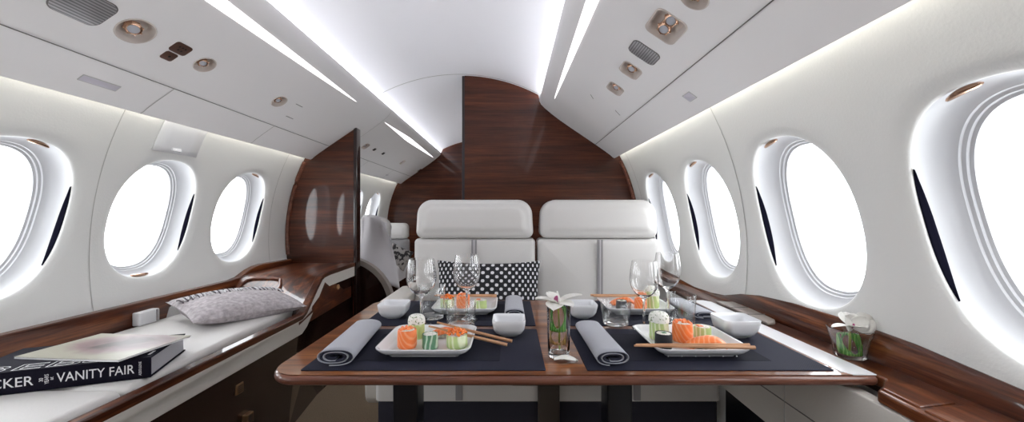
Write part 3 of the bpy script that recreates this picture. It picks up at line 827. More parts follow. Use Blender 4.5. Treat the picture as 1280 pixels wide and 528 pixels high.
def make_seat(x, y, label, armL, armR):
    root = thing('cabin_seat', label, 'seat', (x, y, 0), group='pair of cream leather seats behind the table')
    zt = EYE + .066
    rb_panel(.568, .185, .13, .035, .012, 'headrest', M['leather'], root, (0, .065, zt - .0925), top_r=.07, sag=.006, wtop=.965)
    rb_panel(.586, .50, .13, .03, .014, 'backrest', M['leather'], root, (0, .075, zt - .188 - .25), top_r=.02)
    # twin grey inlay stripe following the backrest front
    mb = MB(); mb.box(-.013, .013, -.009, -.001, -.245, .247, bev=.001); q = mb.build('back_stripe', M['leather_grey'], root, loc=(0, -.004, zt - .188 - .25), smooth=False)
    MB().box(-.0025, .0025, -.011, -.008, -.245, .247).build('stripe_piping', M['chrome'], q, smooth=False).data.materials[0] = M['throw']
    # seat cushion and base
    mb = cushion_box(-.285, .285, -.54, .04, EYE - .632, EYE - .50, .04); mb.build('seat_cushion', M['leather'], root)
    mb = MB(); mb.box(-.012, .012, -.544, -.530, EYE - .628, EYE - .545, bev=.002); mb.build('cushion_stripe', M['leather_grey'], root)
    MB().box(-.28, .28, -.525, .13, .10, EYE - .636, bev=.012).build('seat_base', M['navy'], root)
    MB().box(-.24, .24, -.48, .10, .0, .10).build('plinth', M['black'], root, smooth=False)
    for sx, on in ((-1, armL), (1, armR)):
        if not on: continue
        # side panel with rounded lower front corner, armrest pad on top
        pts = []
        for (cx, cz, a0) in ((-.02, .555, 0), (-.47, .555, 90), (-.47, .42, 180), (-.02, .42, 270)):
            rr = .05
            for k in range(7):
                a = R(a0 + 90 * k / 6); pts.append((cx + rr * cos(a) + .05, cz - .08 + rr * sin(a)))
        mb = MB(); mb.prism(pts, 'x', sx * .292, sx * .345); mb.build('side_panel', M['leather_warm'], root, bevel=.008)
        mb = MB(); mb.box(-.045, .045, -.25, .25, -.03, .03, bev=.022); mb.build('armrest', M['leather_warm'], root, loc=(sx * .335, -.13, EYE - .395))
    return root
make_seat(-.172, 1.83, 'left cream leather seat, with the dotted cushion on it', True, False)
make_seat(.425, 1.83, 'right cream leather seat, empty, against the window wall', False, False)
o = thing('seat_console', 'small brown console box between the two seat bases', 'console', (.127, 1.31, 0))
MB().box(-.036, .036, -.046, -.024, EYE - .70, EYE - .545, bev=.007).build('body', M['console'], o)
MB().box(-.015, .015, -.044, -.026, 0, EYE - .70).build('support', M['black'], o, smooth=False)

# dotted cushion on the left seat
def pillow_mesh(w, h, d, n=26, pw=.42, pinch=.10):
    mb = MB()
    for sg in (1, -1):
        g = []
        for i in range(n + 1):
            row = []
            for j in range(n + 1):
                u = -1 + 2 * i / n; v = -1 + 2 * j / n
                t = ((1 - u * u) * (1 - v * v)); t = max(0, t) ** pw
                x = w / 2 * u * (1 - pinch * (1 - v * v) * u * u * .6); y = h / 2 * v * (1 - pinch * (1 - u * u) * v * v)
                row.append((x, y, sg * d / 2 * t))
            g.append(row)
        mb.grid(g)
    return mb
o = thing('dotted_pillow', 'black cushion woven with white squares, leaning on the left seat', 'pillow', (-.10, 1.715, EYE - .36))
p_ = pillow_mesh(.47, .30, .10).build('pillow_cover', M['dots'], o); o.rotation_euler = (R(75), 0, R(-2))

# aft cabin seats seen through the doorway
def aft_seat(x, y, top, w, label, throw):
    root = thing('aft_armchair', label, 'seat', (x, y, 0))
    z = EYE + top
    rb_panel(w, .17, .12, .04, .01, 'headrest', M['leather'], root, (0, .06, z - .085), top_r=.05)
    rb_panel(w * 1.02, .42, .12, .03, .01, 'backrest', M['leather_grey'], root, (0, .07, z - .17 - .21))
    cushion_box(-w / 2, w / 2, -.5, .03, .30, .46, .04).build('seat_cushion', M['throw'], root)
    MB().box(-w / 2, w / 2, -.48, .12, .0, .30, bev=.01).build('seat_base', M['wood_dark'], root)
    return root
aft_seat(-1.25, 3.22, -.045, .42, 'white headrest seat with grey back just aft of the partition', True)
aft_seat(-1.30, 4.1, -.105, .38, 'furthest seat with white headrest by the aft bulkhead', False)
# throw blanket draped over the nearer aft seat
mb = MB(); g = []
for i in range(31):
    t = i / 30
    row = []
    for j in range(17):
        s = j / 16; x = -1.24 + .20 * s
        # over the top of the back and down the front
        if t < .2: y = 3.37 - .02 * s; z = .45 + (1.0 - .45) * t / .2 * 1.0
        elif t < .32: a = (t - .2) / .12 * pi; y = 3.28 + .09 * cos(a); z = .955 + .035 * sin(a)
        else:
            q = (t - .32) / .68; y = 3.185 - .25 * q * q; z = .95 - .45 * q
        x += .28 * max(0, t - .3) * s; z -= .07 * s ** 3 * (1 if t > .15 else 0) + .02
        y += .012 * sin(9 * s + 3 * t) ; row.append((x, y, z))
    g.append(row)
mb.grid(g); o = mb.build('throw_blanket', M['throw']); s = o.modifiers.new('t', 'SOLIDIFY'); s.thickness = .012; tag(o, 'light grey throw blanket draped over the back of the aft seat', 'blanket')
o = thing('patterned_pillow', 'dark patterned cushion on the furthest aft seat', 'pillow', (-1.14, 3.90, EYE - .44)); pillow_mesh(.24, .22, .09).build('pillow_cover', M['camo'], o); o.rotation_euler = (R(70), R(25), 0)
# curved side console in the doorway
o = thing('aft_side_console', 'curved taupe and walnut seat side in the doorway', 'armrest', (-1.0, 2.665, 0))
rr = .32
poly = [(-.20, 0), (-.20, .33 + rr)] + [(-.16 + rr * sin(R(a)), .33 + rr * cos(R(a))) for a in range(0, 91, 9)] + [(-.16 + rr, 0)]
mb = MB(); mb.prism(poly, 'y', 0, .040); mb.build('core', M['wood_dark'], o, ang=50)
outer = [(-.16 + (rr + .028) * sin(R(a)), .33 + (rr + .028) * cos(R(a))) for a in range(-6, 100, 8)]; inner = [(-.16 + (rr - .006) * sin(R(a)), .33 + (rr - .006) * cos(R(a))) for a in range(-6, 100, 8)]
mb = MB(); mb.prism(outer + list(reversed(inner)), 'y', -.010, .048); mb.build('padded_rim', M['taupe'], o, ang=50)

# ------------------------------------------------------------------ table
TZ = EYE - .33
tb = thing('dining_table', 'glossy walnut dining table with cream edge strip, set for sushi', 'table', (.12, 1.12, 0)); TO = Vector((.12, 1.12, 0))
x0, x1, y0, y1 = -.508, .752, .778, 1.462
def tab_outline(ins, z):
    pts = []
    for (cx, cy, a0, r) in ((x1, y1, 0, .035), (x0, y1, 90, .07), (x0, y0, 180, .065), (x1, y0, 270, .012)):
        sx = 1 if cx == x1 else -1; sy = 1 if cy == y1 else -1
        r2 = max(.002, r - ins)
        for k in range(9):
            a = R(a0 + 90 * k / 8); pts.append((cx - sx * (ins + r2) + r2 * cos(a), cy - sy * (ins + r2) + r2 * sin(a), z))
    return pts
rs = [tab_outline(.010, TZ)]
mloc(MB().rings([tab_outline(.010, TZ - .004), tab_outline(.006, TZ)]), TO).build('table_top', M['wood_table'], tb, smooth=False)
ed = []
for k in range(9):
    a = R(90 - 180 * k / 8); ed.append(tab_outline(.0105 - .0105 * cos(a), TZ - .0115 + .0105 * sin(a) - .0004))
mloc(MB().rings(ed, True, True), TO).build('table_edge', M['wood_edge'], tb, ang=60)
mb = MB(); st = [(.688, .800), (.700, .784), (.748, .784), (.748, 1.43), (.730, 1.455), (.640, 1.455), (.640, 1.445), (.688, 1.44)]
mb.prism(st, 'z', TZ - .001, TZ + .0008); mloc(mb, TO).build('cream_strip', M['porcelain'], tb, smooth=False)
for x in (-.288, .30):
    mloc(MB().box(x - .034, x + .034, 1.05, 1.13, 0, TZ - .024, bev=.006), TO).build('pedestal', M['black'], tb)
mloc(MB().box(-.32, .33, 1.00, 1.20, TZ - .055, TZ - .022, bev=.008), TO).build('under_frame', M['black'], tb)
mloc(MB().box(.0, .228, .93, 1.00, TZ - .090, TZ - .022, bev=.008), TO).build('slide_rail', M['black'], tb)

# placemats
def placemat(x0, x1, y0, y1, label):
    cx, cy = (x0 + x1) / 2, (y0 + y1) / 2
    o = thing('placemat', label, 'placemat', (cx, cy, TZ + .0002), group='dark woven placemats on the table')
    hx, hy = (x1 - x0) / 2, (y1 - y0) / 2
    MB().rings([rrect(hx, hy, .004, 0, 3), rrect(hx, hy, .004, .0016, 3), rrect(hx - .001, hy - .001, .004, .002, 3)]).build('mat', M['mat'], o)
    MB().rings([rrect(hx * .62, hy * .66, .003, .0018, 3), rrect(hx * .62, hy * .66, .003, .0023, 3)]).build('woven_inset', M['mat_dark'], o)
placemat(-.440, .074, .803, 1.090, 'navy placemat at the front left of the table')
placemat(.161, .678, .803, 1.090, 'navy placemat at the front right of the table')
placemat(-.440, .074, 1.122, 1.440, 'navy placemat at the rear left of the table')
placemat(.161, .678, 1.122, 1.440, 'navy placemat at the rear right of the table')
MZ = TZ + .0028

# plates
def plate_obj(x, y, hx, hy, label, feet=False):
    o = thing('square_plate', label, 'plate', (x, y, MZ), group='white square sushi plates')
    rs = [(.74, 0.0, .010), (.76, .0035, .012), (.80, .005, .014), (.93, .013, .022), (1.0, .0215, .026), (1.005, .0235, .027), (.99, .0245, .026), (.955, .0225, .025), (.90, .013, .022), (.82, .0085, .018)]
    mb = MB(); mb.rings([rrect(hx * k, hy * k, r, z, 7) for k, z, r in rs]); mb.build('dish', M['porcelain'], o, ang=60)
    if feet:
        for i in range(6):
            MB().ball(((-.72 + 1.44 * i / 5) * hx, -hy * .80, .0028), .0018, .0018, .0018, 6).build('foot', M['porcelain'], o)
    return o
plate_obj(-.198, .948, .108, .098, 'white square plate at the front left, salmon and herb rolls on it')
plate_obj(.436, .950, .108, .098, 'white square plate at the front right, nori roll and nigiri on it', True)
plate_obj(-.150, 1.310, .105, .092, 'white square plate at the rear left, behind the tumblers')
plate_obj(.420, 1.310, .110, .092, 'white square plate at the rear right, behind the squat tumbler')
def bowl(x, y, s, label, z=None):
    o = thing('small_bowl', label, 'bowl', (x, y, MZ if z is None else z), group='small white square bowls')
    rs = [(.52, 0, .25), (.54, .04, .25), (.60, .06, .27), (.80, .22, .34), (.93, .45, .38), (.99, .80, .34), (1.0, 1.0, .30), (.985, 1.02, .30), (.955, 1.0, .30), (.93, .80, .33), (.86, .45, .36), (.70, .24, .34), (.45, .16, .25)]
    H = .052 * s / .05
    mb = MB(); mb.rings([rrect(s * k, s * k * .95, s * r, z_ * H * .98, 7) for k, z_, r in rs]); mb.build('dish', M['porcelain'], o, ang=60)
    return o
bowl(-.367, 1.215, .044, 'white square bowl at the rear left corner of the table')
bowl(-.004, 1.040, .044, 'white square bowl at the right edge of the front left placemat')
bowl(.226, 1.215, .044, 'white square bowl just right of the tall orchid vase')
bowl(.602, 1.030, .048, 'largest white square bowl, at the right end of the front right placemat')

# napkins
def napkin(x, y, L, w, h, label, flip=1, rotz=0, turns=2.4):
    o = thing('rolled_napkin', label, 'napkin', (x, y, MZ), (0, 0, rotz), group='rolled grey and navy napkins')
    def spiral(t, off):   # t 0..turns ; flattened spiral
        k = 1 - .27 * t - off; a = 2 * pi * t * flip - pi * .55
        return (w / 2 * k * math.copysign(abs(cos(a)) ** .8, cos(a)), h / 2 + h / 2 * k * math.copysign(abs(sin(a)) ** .9, sin(a)))
    n = 70; T = turns * .85
    out = [spiral(T * i / n, 0) for i in range(n + 1)]; inn = [spiral(T * i / n, .10) for i in range(n + 1)]
    def sheet(line, y0_, y1_):
        return [[(p[0] * (1 - .04 * sin(6 * yy)), yy, p[1] * (1 - .10 * ((yy - y0_) / (y1_ - y0_)))) for p in line] for yy in [y0_ + (y1_ - y0_) * k / 12 for k in range(13)]]
    MB().grid(sheet(out, 0, L)).build('outer_cloth', M['towel_light'], o).modifiers.new('t', 'SOLIDIFY').thickness = .0016
    q = MB(); q.grid(sheet(inn, .002, L - .002)); q = q.build('lining', M['towel_dark'], o); s = q.modifiers.new('t', 'SOLIDIFY'); s.thickness = .0042
    return o
napkin(-.378, .822, .25, .088, .038, 'rolled napkin at the left end of the front left placemat', 1, R(5))
napkin(.222, .822, .25, .080, .034, 'rolled napkin at the left end of the front right placemat', -1, R(1))
napkin(.010, 1.175, .22, .072, .036, 'rolled napkin on the rear left placemat, behind the front bowl', 1, R(0))
napkin(.610, 1.195, .21, .082, .022, 'flat folded napkin at the right end of the rear right placemat', -1, R(2))

# chopsticks
def chopstick(p0, p1, label, group):
    p0, p1 = Vector(p0), Vector(p1); d = p1 - p0; L = d.length
    o = MB().tube([(0, 0, 0), (L * .5, 0, 0), (L, 0, 0)], [.0044, .0038, .0024], 8).build('chopstick', M['bamboo'])
    o.location = p0; o.rotation_euler = d.to_track_quat('X', 'Z').to_euler(); tag(o, label, 'chopstick', group); return o
RIM = MZ + .0290
g_ = 'chopsticks resting on the plates'
chopstick((.543, .853, RIM), (.278, .862, RIM + .001), 'nearer chopstick across the front rim of the front right plate', g_)
chopstick((.540, .868, RIM), (.285, .872, RIM), 'further chopstick across the front rim of the front right plate', g_)
chopstick((-.008, .930, EYE - .3185), (-.206, .970, EYE - .285), 'nearer chopstick slanting off the right side of the front left plate', g_)
chopstick((.004, .950, EYE - .3165), (-.190, .996, EYE - .283), 'further chopstick slanting off the right side of the front left plate', g_)
chopstick((-.050, 1.386, RIM), (-.275, 1.392, RIM), 'nearer chopstick on the rear rim of the rear left plate', g_)
chopstick((-.050, 1.397, RIM), (-.270, 1.401, RIM), 'further chopstick on the rear rim of the rear left plate', g_)
chopstick((.300, 1.388, RIM), (.535, 1.386, RIM), 'nearer chopstick on the rear rim of the rear right plate', g_)
chopstick((.292, 1.399, RIM), (.530, 1.398, RIM), 'further chopstick on the rear rim of the rear right plate', g_)

# sushi
PZ = MZ + .0092
def sushi(kind, x, y, s, label, rz=0):
    o = thing({'salmon': 'salmon_roll', 'cucumber': 'cucumber_roll', 'nori': 'nori_roll', 'roe': 'roe_roll', 'nigiri': 'salmon_nigiri', 'shiso': 'shiso_roll', 'mini': 'cucumber_roll'}[kind], label, 'sushi', (x, y, PZ), (0, 0, rz), group='pieces of sushi on the plates')
    def wrap(mat, h, r, name='wrap'):
        prof = [(r * .93, 0), (r, .004), (r * 1.01, h * .5), (r, h - .003), (r * .95, h), (r * .84, h - .001), (r * .82, h - .005)]
        mb = MB(); mb.lathe(prof, 28, cap1=False)
        for i, v in enumerate(mb.v): mb.v[i] = (v[0] * (1 + .03 * sin(5 * v[2] * 80)), v[1], v[2])
        return mb.build(name, mat, o)
    def core(mat, z, r, h, name='rice'):
        mb = MB(); rs = []
        for i in range(7):
            a = R(90 * i / 6); rs.append((max(.0005, r * cos(a) ** .6), z + h * sin(a)))
        mb.lathe([(r, z - .008)] + rs, 24); return mb.build(name, mat, o)
    if kind == 'salmon':
        wrap(M['salmon'], s * .92, s * .48); core(M['rice'], s * .9, s * .38, s * .03)
        mb = MB()
        for i in range(16):
            a = random.random() * 6.28; r = s * .34 * sqrt(random.random()); mb.ball((r * cos(a), r * sin(a), s * .94), s * .09, s * .09, s * .10, 5)
        q = mb.build('chopped_salmon', M['salmon'], o); q['kind'] = 'stuff'
    elif kind in ('cucumber', 'mini'):
        h = s * (.9 if kind == 'cucumber' else .62); wrap(M['cucumber'], h, s * .46); core(M['rice'], h, s * .38, s * .04)
        if kind == 'cucumber': core(M['herb_cream'], h + .007, s * .50, s * .34, 'herb_topping')
        else:
            MB().box(-.3 * s, .0, -.2 * s, .2 * s, h, h + .06 * s, bev=.002).build('salmon_core', M['salmon'], o)
    elif kind == 'nori':
        wrap(M['nori'], s * .85, s * .46); core(M['rice'], s * .82, s * .38, s * .03); MB().box(-.12 * s, .15 * s, -.12 * s, .12 * s, s * .82, s * .89, bev=.001).build('filling', M['greenleaf'], o)
    elif kind == 'shiso':
        wrap(M['greenleaf'], s * .85, s * .46); core(M['rice'], s * .82, s * .38, s * .05)
    elif kind == 'roe':
        wrap(M['cucumber'], s * .62, s * .52); core(M['rice'], s * .6, s * .42, s * .05)
        mb = MB()
        for i in range(60):
            a = random.random() * 6.28; r = s * .48 * sqrt(random.random()); mb.ball((r * cos(a), r * sin(a), s * .66 + s * .26 * (1 - (r / (s * .5)) ** 2) * random.uniform(.5, 1)), s * .065, s * .065, s * .065, 5)
        q = mb.build('roe', M['roe'], o); q['kind'] = 'stuff'
    elif kind == 'nigiri':
        MB().ball((0, 0, s * .17), s * .50, s * .24, s * .18, 14, e=.8).build('rice', M['rice'], o)
        g = []
        for i in range(25):
            u = -1 + 2 * i / 24; row = []
            for j in range(13):
                v = -1 + 2 * j / 12
                z = s * .36 + s * .05 * sin(2.2 * u + .5) - s * .17 * abs(u) ** 3 - s * .16 * abs(v) ** 2.6
                row.append((s * .62 * u, s * .30 * v * (1 - .3 * abs(u) ** 4), max(z, s * .06)))
            g.append(row)
        q = MB().grid(g).build('salmon_slice', M['salmon'], o); m_ = q.modifiers.new('t', 'SOLIDIFY'); m_.thickness = .004; m_.offset = 1
    return o
sushi('salmon', -.246, .915, .046, 'salmon-wrapped roll at the left front of the front left plate')
sushi('cucumber', -.240, .982, .043, 'cucumber roll with herb cream top, behind the salmon-wrapped roll')
sushi('shiso', -.190, .908, .040, 'small green-leaf roll at the front centre of the front left plate')
sushi('roe', -.128, .918, .048, 'cucumber roll heaped with orange roe, front left plate')
sushi('nigiri', -.175, .985, .052, 'salmon nigiri at the rear of the front left plate', R(15))
sushi('cucumber', .377, .975, .050, 'tall cucumber roll with herb cream top on the front right plate')
sushi('nori', .362, .908, .042, 'black nori roll at the left front of the front right plate')
sushi('salmon', .430, .960, .050, 'salmon-wrapped roll in the middle of the front right plate')
sushi('mini', .492, .985, .046, 'low cucumber roll at the rear right of the front right plate')
sushi('nigiri', .458, .902, .066, 'salmon nigiri at the front of the front right plate', R(-4))
sushi('salmon', -.160, 1.300, .046, 'salmon-wrapped roll on the rear left plate')
sushi('roe', -.215, 1.310, .046, 'roe-topped roll on the rear left plate')
sushi('mini', -.100, 1.285, .046, 'cucumber roll at the right of the rear left plate')
sushi('nigiri', .385, 1.325, .062, 'salmon nigiri on the rear right plate', R(5))
sushi('nori', .365, 1.262, .038, 'nori roll at the front of the rear right plate')
sushi('cucumber', .480, 1.300, .048, 'cucumber roll at the right of the rear right plate')
sushi('salmon', .430, 1.270, .040, 'salmon-wrapped roll in the middle of the rear right plate')

# glassware
def wine(x, y, H, r, label):
    o = thing('wine_glass', label, 'wine glass', (x, y, MZ), group='clear stemmed wine glasses')
    t = .0011
    zb = H * .47
    prof = [(.0006, 0), (.033, 0), (.0335, .0012), (.030, .0022), (.012, .0045), (.0045, .010), (.0034, .025), (.0034, zb - .014), (.0060, zb - .005)]
    bowl_ = [(.016, zb + .001), (.028, zb + .010), (.038, zb + .024), (.043, zb + .042), (.0435, zb + .055), (.0415, zb + .075), (.0375, H - .006), (.0362, H)]
    k = r / .0435
    outer = [(a * k, b) for a, b in bowl_]; inner = [(a * k - t, b + (.0015 if i < 3 else 0)) for i, (a, b) in enumerate(bowl_)]
    inner = list(reversed(inner)) + [(.008 * k, zb + .0012), (.0006, zb + .0005)]
    MB().lathe([(a, b) for a, b in prof], 40, cap0=True, cap1=False).lathe([prof[-1]] + outer + inner, 40, cap0=False, cap1=True).build('glass', M['glass'], o, ang=50)
    return o
def tumbler(x, y, H, r, rb, label, base=.012):
    o = thing('tumbler', label, 'tumbler', (x, y, MZ), group='clear glass tumblers')
    t = .0014
    MB().lathe([(.0006, 0), (rb - .003, 0), (rb, .003), (rb + (r - rb) * .5, H * .5), (r, H - .001), (r - t * .5, H), (r - t, H - .001), (rb + (r - rb) * .5 - t, H * .5), (rb - t - .0005, base + .006), (rb - .008, base), (.0006, base - .001)], 44).build('glass', M['tumbler'], o, ang=50)
    MB().lathe([(.0006, .0006), (rb - .003, .0006), (rb - .0008, .003), (rb - .001, base - .003), (rb - .008, base - .0012), (.0006, base - .002)], 40).build('heavy_base', M['glass'], o, ang=50)
    return o
wine(-.258, 1.112, .196, .0435, 'left-hand wine glass beside the front left plate')
wine(-.134, 1.180, .200, .0415, 'wine glass in front of the dotted cushion')
wine(.380, 1.092, .192, .040, 'left one of the two wine glasses on the right half')
wine(.488, 1.195, .204, .0395, 'taller wine glass set against the right wall')
tumbler(-.245, 1.203, .100, .042, .036, 'tall clear tumbler behind the left-hand wine glass')
tumbler(-.138, 1.068, .080, .043, .038, 'squat tumbler with thick base at the rear of the front left plate', .022)
tumbler(.312, 1.138, .066, .045, .038, 'low rounded tumbler left of the right-hand wine glasses', .010)
tumbler(.490, 1.096, .098, .037, .034, 'tall straight tumbler right of the right-hand wine glasses', .014)

# vases with orchids
def petal(mb, c, d, up, L, w, cup_=.25, mi=0):
    c = Vector(c); d = Vector(d).normalized(); up = Vector(up); s = d.cross(up).normalized(); n_ = s.cross(d).normalized(); g = []
    for i in range(11):
        t = i / 10; ww = w * (sin(pi * min(1, t * .93 + .04)) ** .7); row = []
        for j in range(7):
            v = -1 + 2 * j / 6
            row.append(c + d * L * t + s * ww * .5 * v + n_ * (L * cup_ * (t - t * t * 1.2) + .10 * w * v * v + .03 * w * sin(7 * v + 5 * t)))
        g.append(row)
    mb.grid(g, mi)
def orchid(root, c, s, dirs):
    mb = MB(); 
    for d in dirs: petal(mb, c, d[0], d[1], s * d[2], s * d[3])
    q = mb.build('petals', M['petal'], root); q.modifiers.new('t', 'SOLIDIFY').thickness = .0008
    mb = MB(); mb.ball(Vector(c) + Vector((0, 0, s * .12)), s * .12, s * .12, s * .15, 8); mb.build('flower_centre', M['petal_pink'], q)
def leafcurl(root, r, z0, z1, w, ph, mat=None):
    g = []
    for i in range(41):
        t = i / 40; a = ph + t * 5.2; rr = r * (1 - .12 * t); zc = z0 + (z1 - z0) * (.5 + .5 * sin(t * 6 + ph)); row = []
        for j in range(5):
            v = -1 + 2 * j / 4; row.append((rr * cos(a), rr * sin(a), max(z0, min(z1, zc + v * w / 2 + .4 * w * sin(a)))))
        g.append(row)
    q = MB().grid(g).build('leaf', mat or M['leaf'], root); q.modifiers.new('t', 'SOLIDIFY').thickness = .001
v = thing('orchid_vase', 'tall cylinder vase with orchid and curled leaves between the placemats', 'vase', (.112, .890, TZ + .0006))
MB().lathe([(.0006, 0), (.0235, 0), (.025, .002), (.0262, .060), (.0275, .118), (.0268, .1185), (.0258, .117), (.0246, .060), (.0232, .012), (.019, .008), (.0006, .008)], 40).build('glass', M['glass'], v, ang=50)
leafcurl(v, .0225, .060, .110, .046, .4); leafcurl(v, .017, .060, .108, .040, 2.6); leafcurl(v, .0215, .030, .060, .036, 1.2, M['amber'])  # amber curl imitates reflections in the lower glass, green ones are leaves
MB().tube([(0.002, 0, .012), (.001, 0, .07), (-.002, 0, .122)], .0022, 8).build('stem', M['stem'], v)
orchid(v, (-.004, 0, .122), .062, [((-1, -.2, .25), (0, 0, 1), .85, .6), ((1, .1, .35), (0, 0, 1), 1.0, .45), ((-.3, -1, -.1), (0, 0, 1), .75, .7), ((.6, -.8, .05), (0, 0, 1), .8, .6), ((-.5, .6, .5), (0, 0, 1), .6, .6), ((0, -.2, 1), (1, 0, 0), .45, .5)])
o = thing('fallen_petal', 'fallen white orchid petal on the table at the foot of the vase', 'petal', (.122, .852, TZ + .002))
mb = MB(); petal(mb, (-.022, .004, .003), (1, -.15, .0), (0, 0, 1), .05, .026, .25); petal(mb, (-.006, .0, .003), (-.8, -.6, .25), (0, 0, 1), .026, .016, .3)
q = mb.build('petals', M['petal'], o); q.modifiers.new('t', 'SOLIDIFY').thickness = .0008
v = thing('orchid_vase', 'short flared glass with white orchid and green leaves on the right ledge', 'vase', (.800, .905, EYE - .3375))
mb = MB(); rs = [(.026, 0), (.028, .003), (.031, .03), (.040, .066), (.039, .067), (.0385, .065), (.0295, .03), (.0265, .008), (.018, .007)]
mb.rings([rrect(r, r, r * .75, z, 8) for r, z in rs]); mb.build('glass', M['glass'], v, ang=50)
leafcurl(v, .0255, .009, .050, .030, 0.2); leafcurl(v, .022, .010, .052, .026, 2.2); leafcurl(v, .017, .010, .050, .024, 4.0)
MB().tube([(0, 0, .012), (0, 0, .05), (-.004, 0, .075)], .0025, 8).build('stem', M['stem'], v)
orchid(v, (.000, -.005, .070), .054, [((-1, -.3, .15), (0, 0, 1), 1.2, .40), ((1, -.1, .45), (0, -1, .4), .95, .95), ((-.6, -.3, .7), (0, -1, .3), .8, .85), ((.3, -1, .25), (0, 0, 1), .6, .8), ((.1, .7, .7), (0, -1, 1), .75, .9), ((.55, -.4, .7), (0, -1, .2), .7, .8)])

# ------------------------------------------------------------------ books and pillow on the divan
HB = -.4365
bc = Vector((-.955, 1.02, EYE + HB + .0005)); e1 = Vector((-.93, -.36, 0)).normalized(); e2 = Vector((-.36, .93, 0)).normalized()
e2 = Vector((e1.y, -e1.x, 0)); 
if e2.y < 0: e2 = -e2
book = thing('hardback_book', 'thick black hardback book with white lettering on its spine, lying on the divan', 'book', bc)
BL, BD, BT = .37, .215, .054
# local frame: x towards +(-e1) so text reads left to right; origin at the left end of the spine
xL = -e1; rot = atan2(xL.y, xL.x); book.rotation_euler = (0, 0, rot); book.location = bc + e1 * BL
MB().box(0, BL, 0, .004, 0, BT, bev=.0012).build('spine', M['book_black'], book)
MB().box(0, BL, 0, BD, BT - .0035, BT, bev=.001).build('cover', M['book_black'], book)
MB().box(0, BL, 0, BD, 0, .0035, bev=.001).build('cover', M['book_black'], book)
MB().box(.004, BL - .004, .004, BD - .004, .0036, BT - .0036).build('page_block', M['pages'], book, smooth=False)
def text(s, w, h, name, mat, parent, loc, rot, outline_=False, ext=.0003):
    cu = bpy.data.curves.new(name, 'FONT'); cu.body = s; cu.align_x = 'LEFT'
    if outline_: cu.fill_mode = 'NONE'; cu.bevel_depth = .012; cu.bevel_resolution = 1
    else: cu.extrude = .01
    o = bpy.data.objects.new(name, cu); C.objects.link(o); bpy.context.view_layer.update()
    dg = bpy.context.evaluated_depsgraph_get(); me = bpy.data.meshes.new_from_object(o.evaluated_get(dg)); bpy.data.objects.remove(o)
    xs = [v.co.x for v in me.vertices]; ys = [v.co.y for v in me.vertices]
    sx = w / (max(xs) - min(xs)); sy = h / (max(ys) - min(ys)); x_, y_ = min(xs), min(ys)
    for v in me.vertices: v.co = ((v.co.x - x_) * sx, (v.co.y - y_) * sy, v.co.z * .03 * (1 if outline_ else 1))
    me.materials.clear(); me.materials.append(mat)
    q = bpy.data.objects.new(name, me); C.objects.link(q); q.parent = parent; q.location = loc; q.rotation_euler = rot; return q
FR = (R(90), 0, 0)
text('VANITY FAIR', .150, .023, 'spine_text', M['ink'], book, (BL - .184, -.0004, .016), FR)
text('CKER', .074, .023, 'spine_text', M['ink'], book, (BL - .300, -.0004, .016), FR)
text('30', .0085, .0075, 'spine_text', M['ink'], book, (BL - .2085, -.0004, .0225), (R(90), R(-90), 0))
text('YEARS', .024, .0075, 'spine_text', M['ink'], book, (BL - .1985, -.0004, .0150), (R(90), R(-90), 0))
text('at', .0070, .0055, 'spine_text', M['ink'], book, (BL - .190, -.0004, .0240), (R(90), R(-90), 0))
text('ASSOULINE', .036, .0055, 'spine_text', M['ink'], book, (BL - .0195, -.0004, .009), (R(90), R(-90), 0))
text('3EB8', .245, .042, 'cover_outline_lettering', M['ink'], book, (BL - .335, .008, BT + .0002), (0, 0, 0), True)
MB().box(BL - .017, BL - .011, .025, .055, BT - .0005, BT + .0005).build('cover_mark', M['ink'], book, smooth=False)
mg = thing('magazine', 'glossy beige magazine lying askew on top of the black book', 'magazine', (-1.30, 1.006, EYE + HB + BT + .0012)); mg.rotation_euler = (0, 0, R(-6))
mb = MB(); g = MB()
def sheetmesh(w, d, t, z, curl):
    gr = []
    for zz in (z, z + t):
        for_rows = []
    rs = []
    n = 16
    def zc(x): return z + curl * (x / w) ** 2 * 1.0
    top_ = [[(w * i / n, d * j / 6, zc(w * i / n) + t) for j in range(7)] for i in range(n + 1)]
    bot_ = [[(w * i / n, d * j / 6, zc(w * i / n)) for j in range(7)] for i in range(n + 1)]
    m = MB(); m.grid(top_); m.grid(bot_)
    def edge(a, b): m.grid([a, b])
    edge(top_[0], bot_[0]); edge(top_[-1], bot_[-1]); edge([r[0] for r in top_], [r[0] for r in bot_]); edge([r[-1] for r in top_], [r[-1] for r in bot_]); return m
sheetmesh(.308, .195, .0045, .0, .004).build('page_block', M['ink'], mg, smooth=False)
sheetmesh(.310, .197, .0008, .0048, .004).build('cover', M['magcover'], mg, smooth=False)
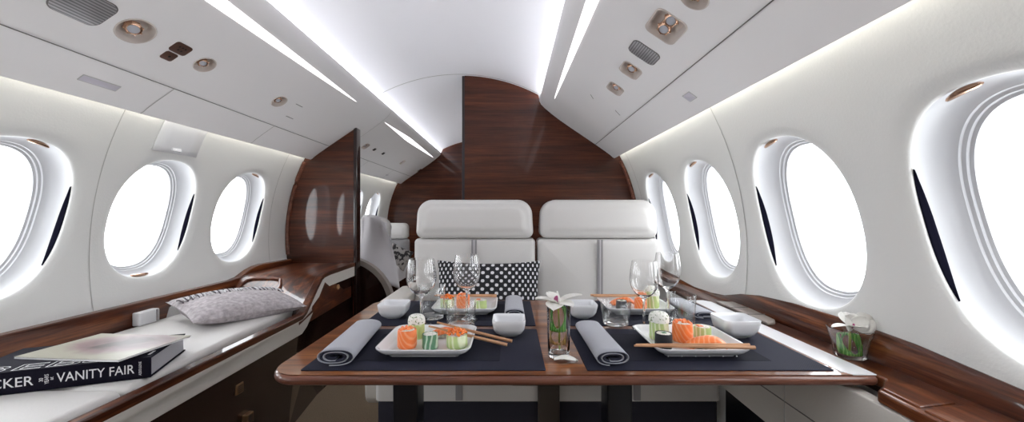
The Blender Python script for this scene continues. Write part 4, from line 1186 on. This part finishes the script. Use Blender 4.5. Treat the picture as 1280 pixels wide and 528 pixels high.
# grey plush pillow
pl = thing('grey_pillow', 'pale grey plush pillow with a fringed band on the divan', 'pillow', (-1.165, 1.655, EYE - .392))
ex = Vector((.20, .30, -.02)).normalized(); ey = Vector((-.30, .12, .040)); ey = (ey - ex * ey.dot(ex)).normalized(); ez = ex.cross(ey)
pl.rotation_euler = Matrix((ex, ey, ez)).transposed().to_euler()
pillow_mesh(.42, .31, .105).build('pillow_cover', M['plush'], pl)
mb = MB(); mb2 = MB()
for i in range(64):
    u = -.93 + 1.86 * i / 63; x = .21 * u; v0 = .30; 
    def zt(x, y):
        uu, vv = x / .21, y / .155; return .0525 * max(0, (1 - uu * uu) * (1 - vv * vv)) ** .42
    y_ = .155 * .50; L = random.uniform(.035, .06); dx = random.uniform(-.006, .006)
    pts = [(x + dx * k / 4, y_ - L * k / 4, zt(min(.2, max(-.2, x + dx * k / 4)), y_ - L * k / 4) + .003 + .003 * sin(k)) for k in range(5)]
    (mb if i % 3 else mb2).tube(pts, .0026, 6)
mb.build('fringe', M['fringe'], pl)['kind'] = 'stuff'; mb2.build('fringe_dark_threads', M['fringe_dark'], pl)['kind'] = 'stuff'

# ------------------------------------------------------------------ daylight and camera
w = bpy.data.worlds.new('sky'); bpy.context.scene.world = w; w.use_nodes = True
bg = w.node_tree.nodes['Background']; bg.inputs[0].default_value = (.94, .97, 1, 1); bg.inputs[1].default_value = 5.4
cam = bpy.data.cameras.new('camera'); cam.sensor_width = 36; cam.lens = 36 * F / 1280; cam.shift_y = 3 / 1280; cam.shift_x = 2 / 1280; cam.clip_start = .02
co = bpy.data.objects.new('camera', cam); C.objects.link(co); co.location = (0, 0, EYE); co.rotation_euler = (R(90), 0, 0)
sc = bpy.context.scene; sc.camera = co
sc.view_settings.view_transform = 'Standard'; sc.view_settings.look = 'None'; sc.view_settings.gamma = 1; sc.view_settings.use_curve_mapping = False
sc.view_settings.exposure = 0.5
sc.cycles.max_bounces = 14; sc.cycles.diffuse_bounces = 6; sc.cycles.glossy_bounces = 6; sc.cycles.transmission_bounces = 12; sc.cycles.transparent_max_bounces = 12
sc.cycles.sample_clamp_indirect = 6; sc.cycles.use_denoising = True; sc.cycles.blur_glossy = .5
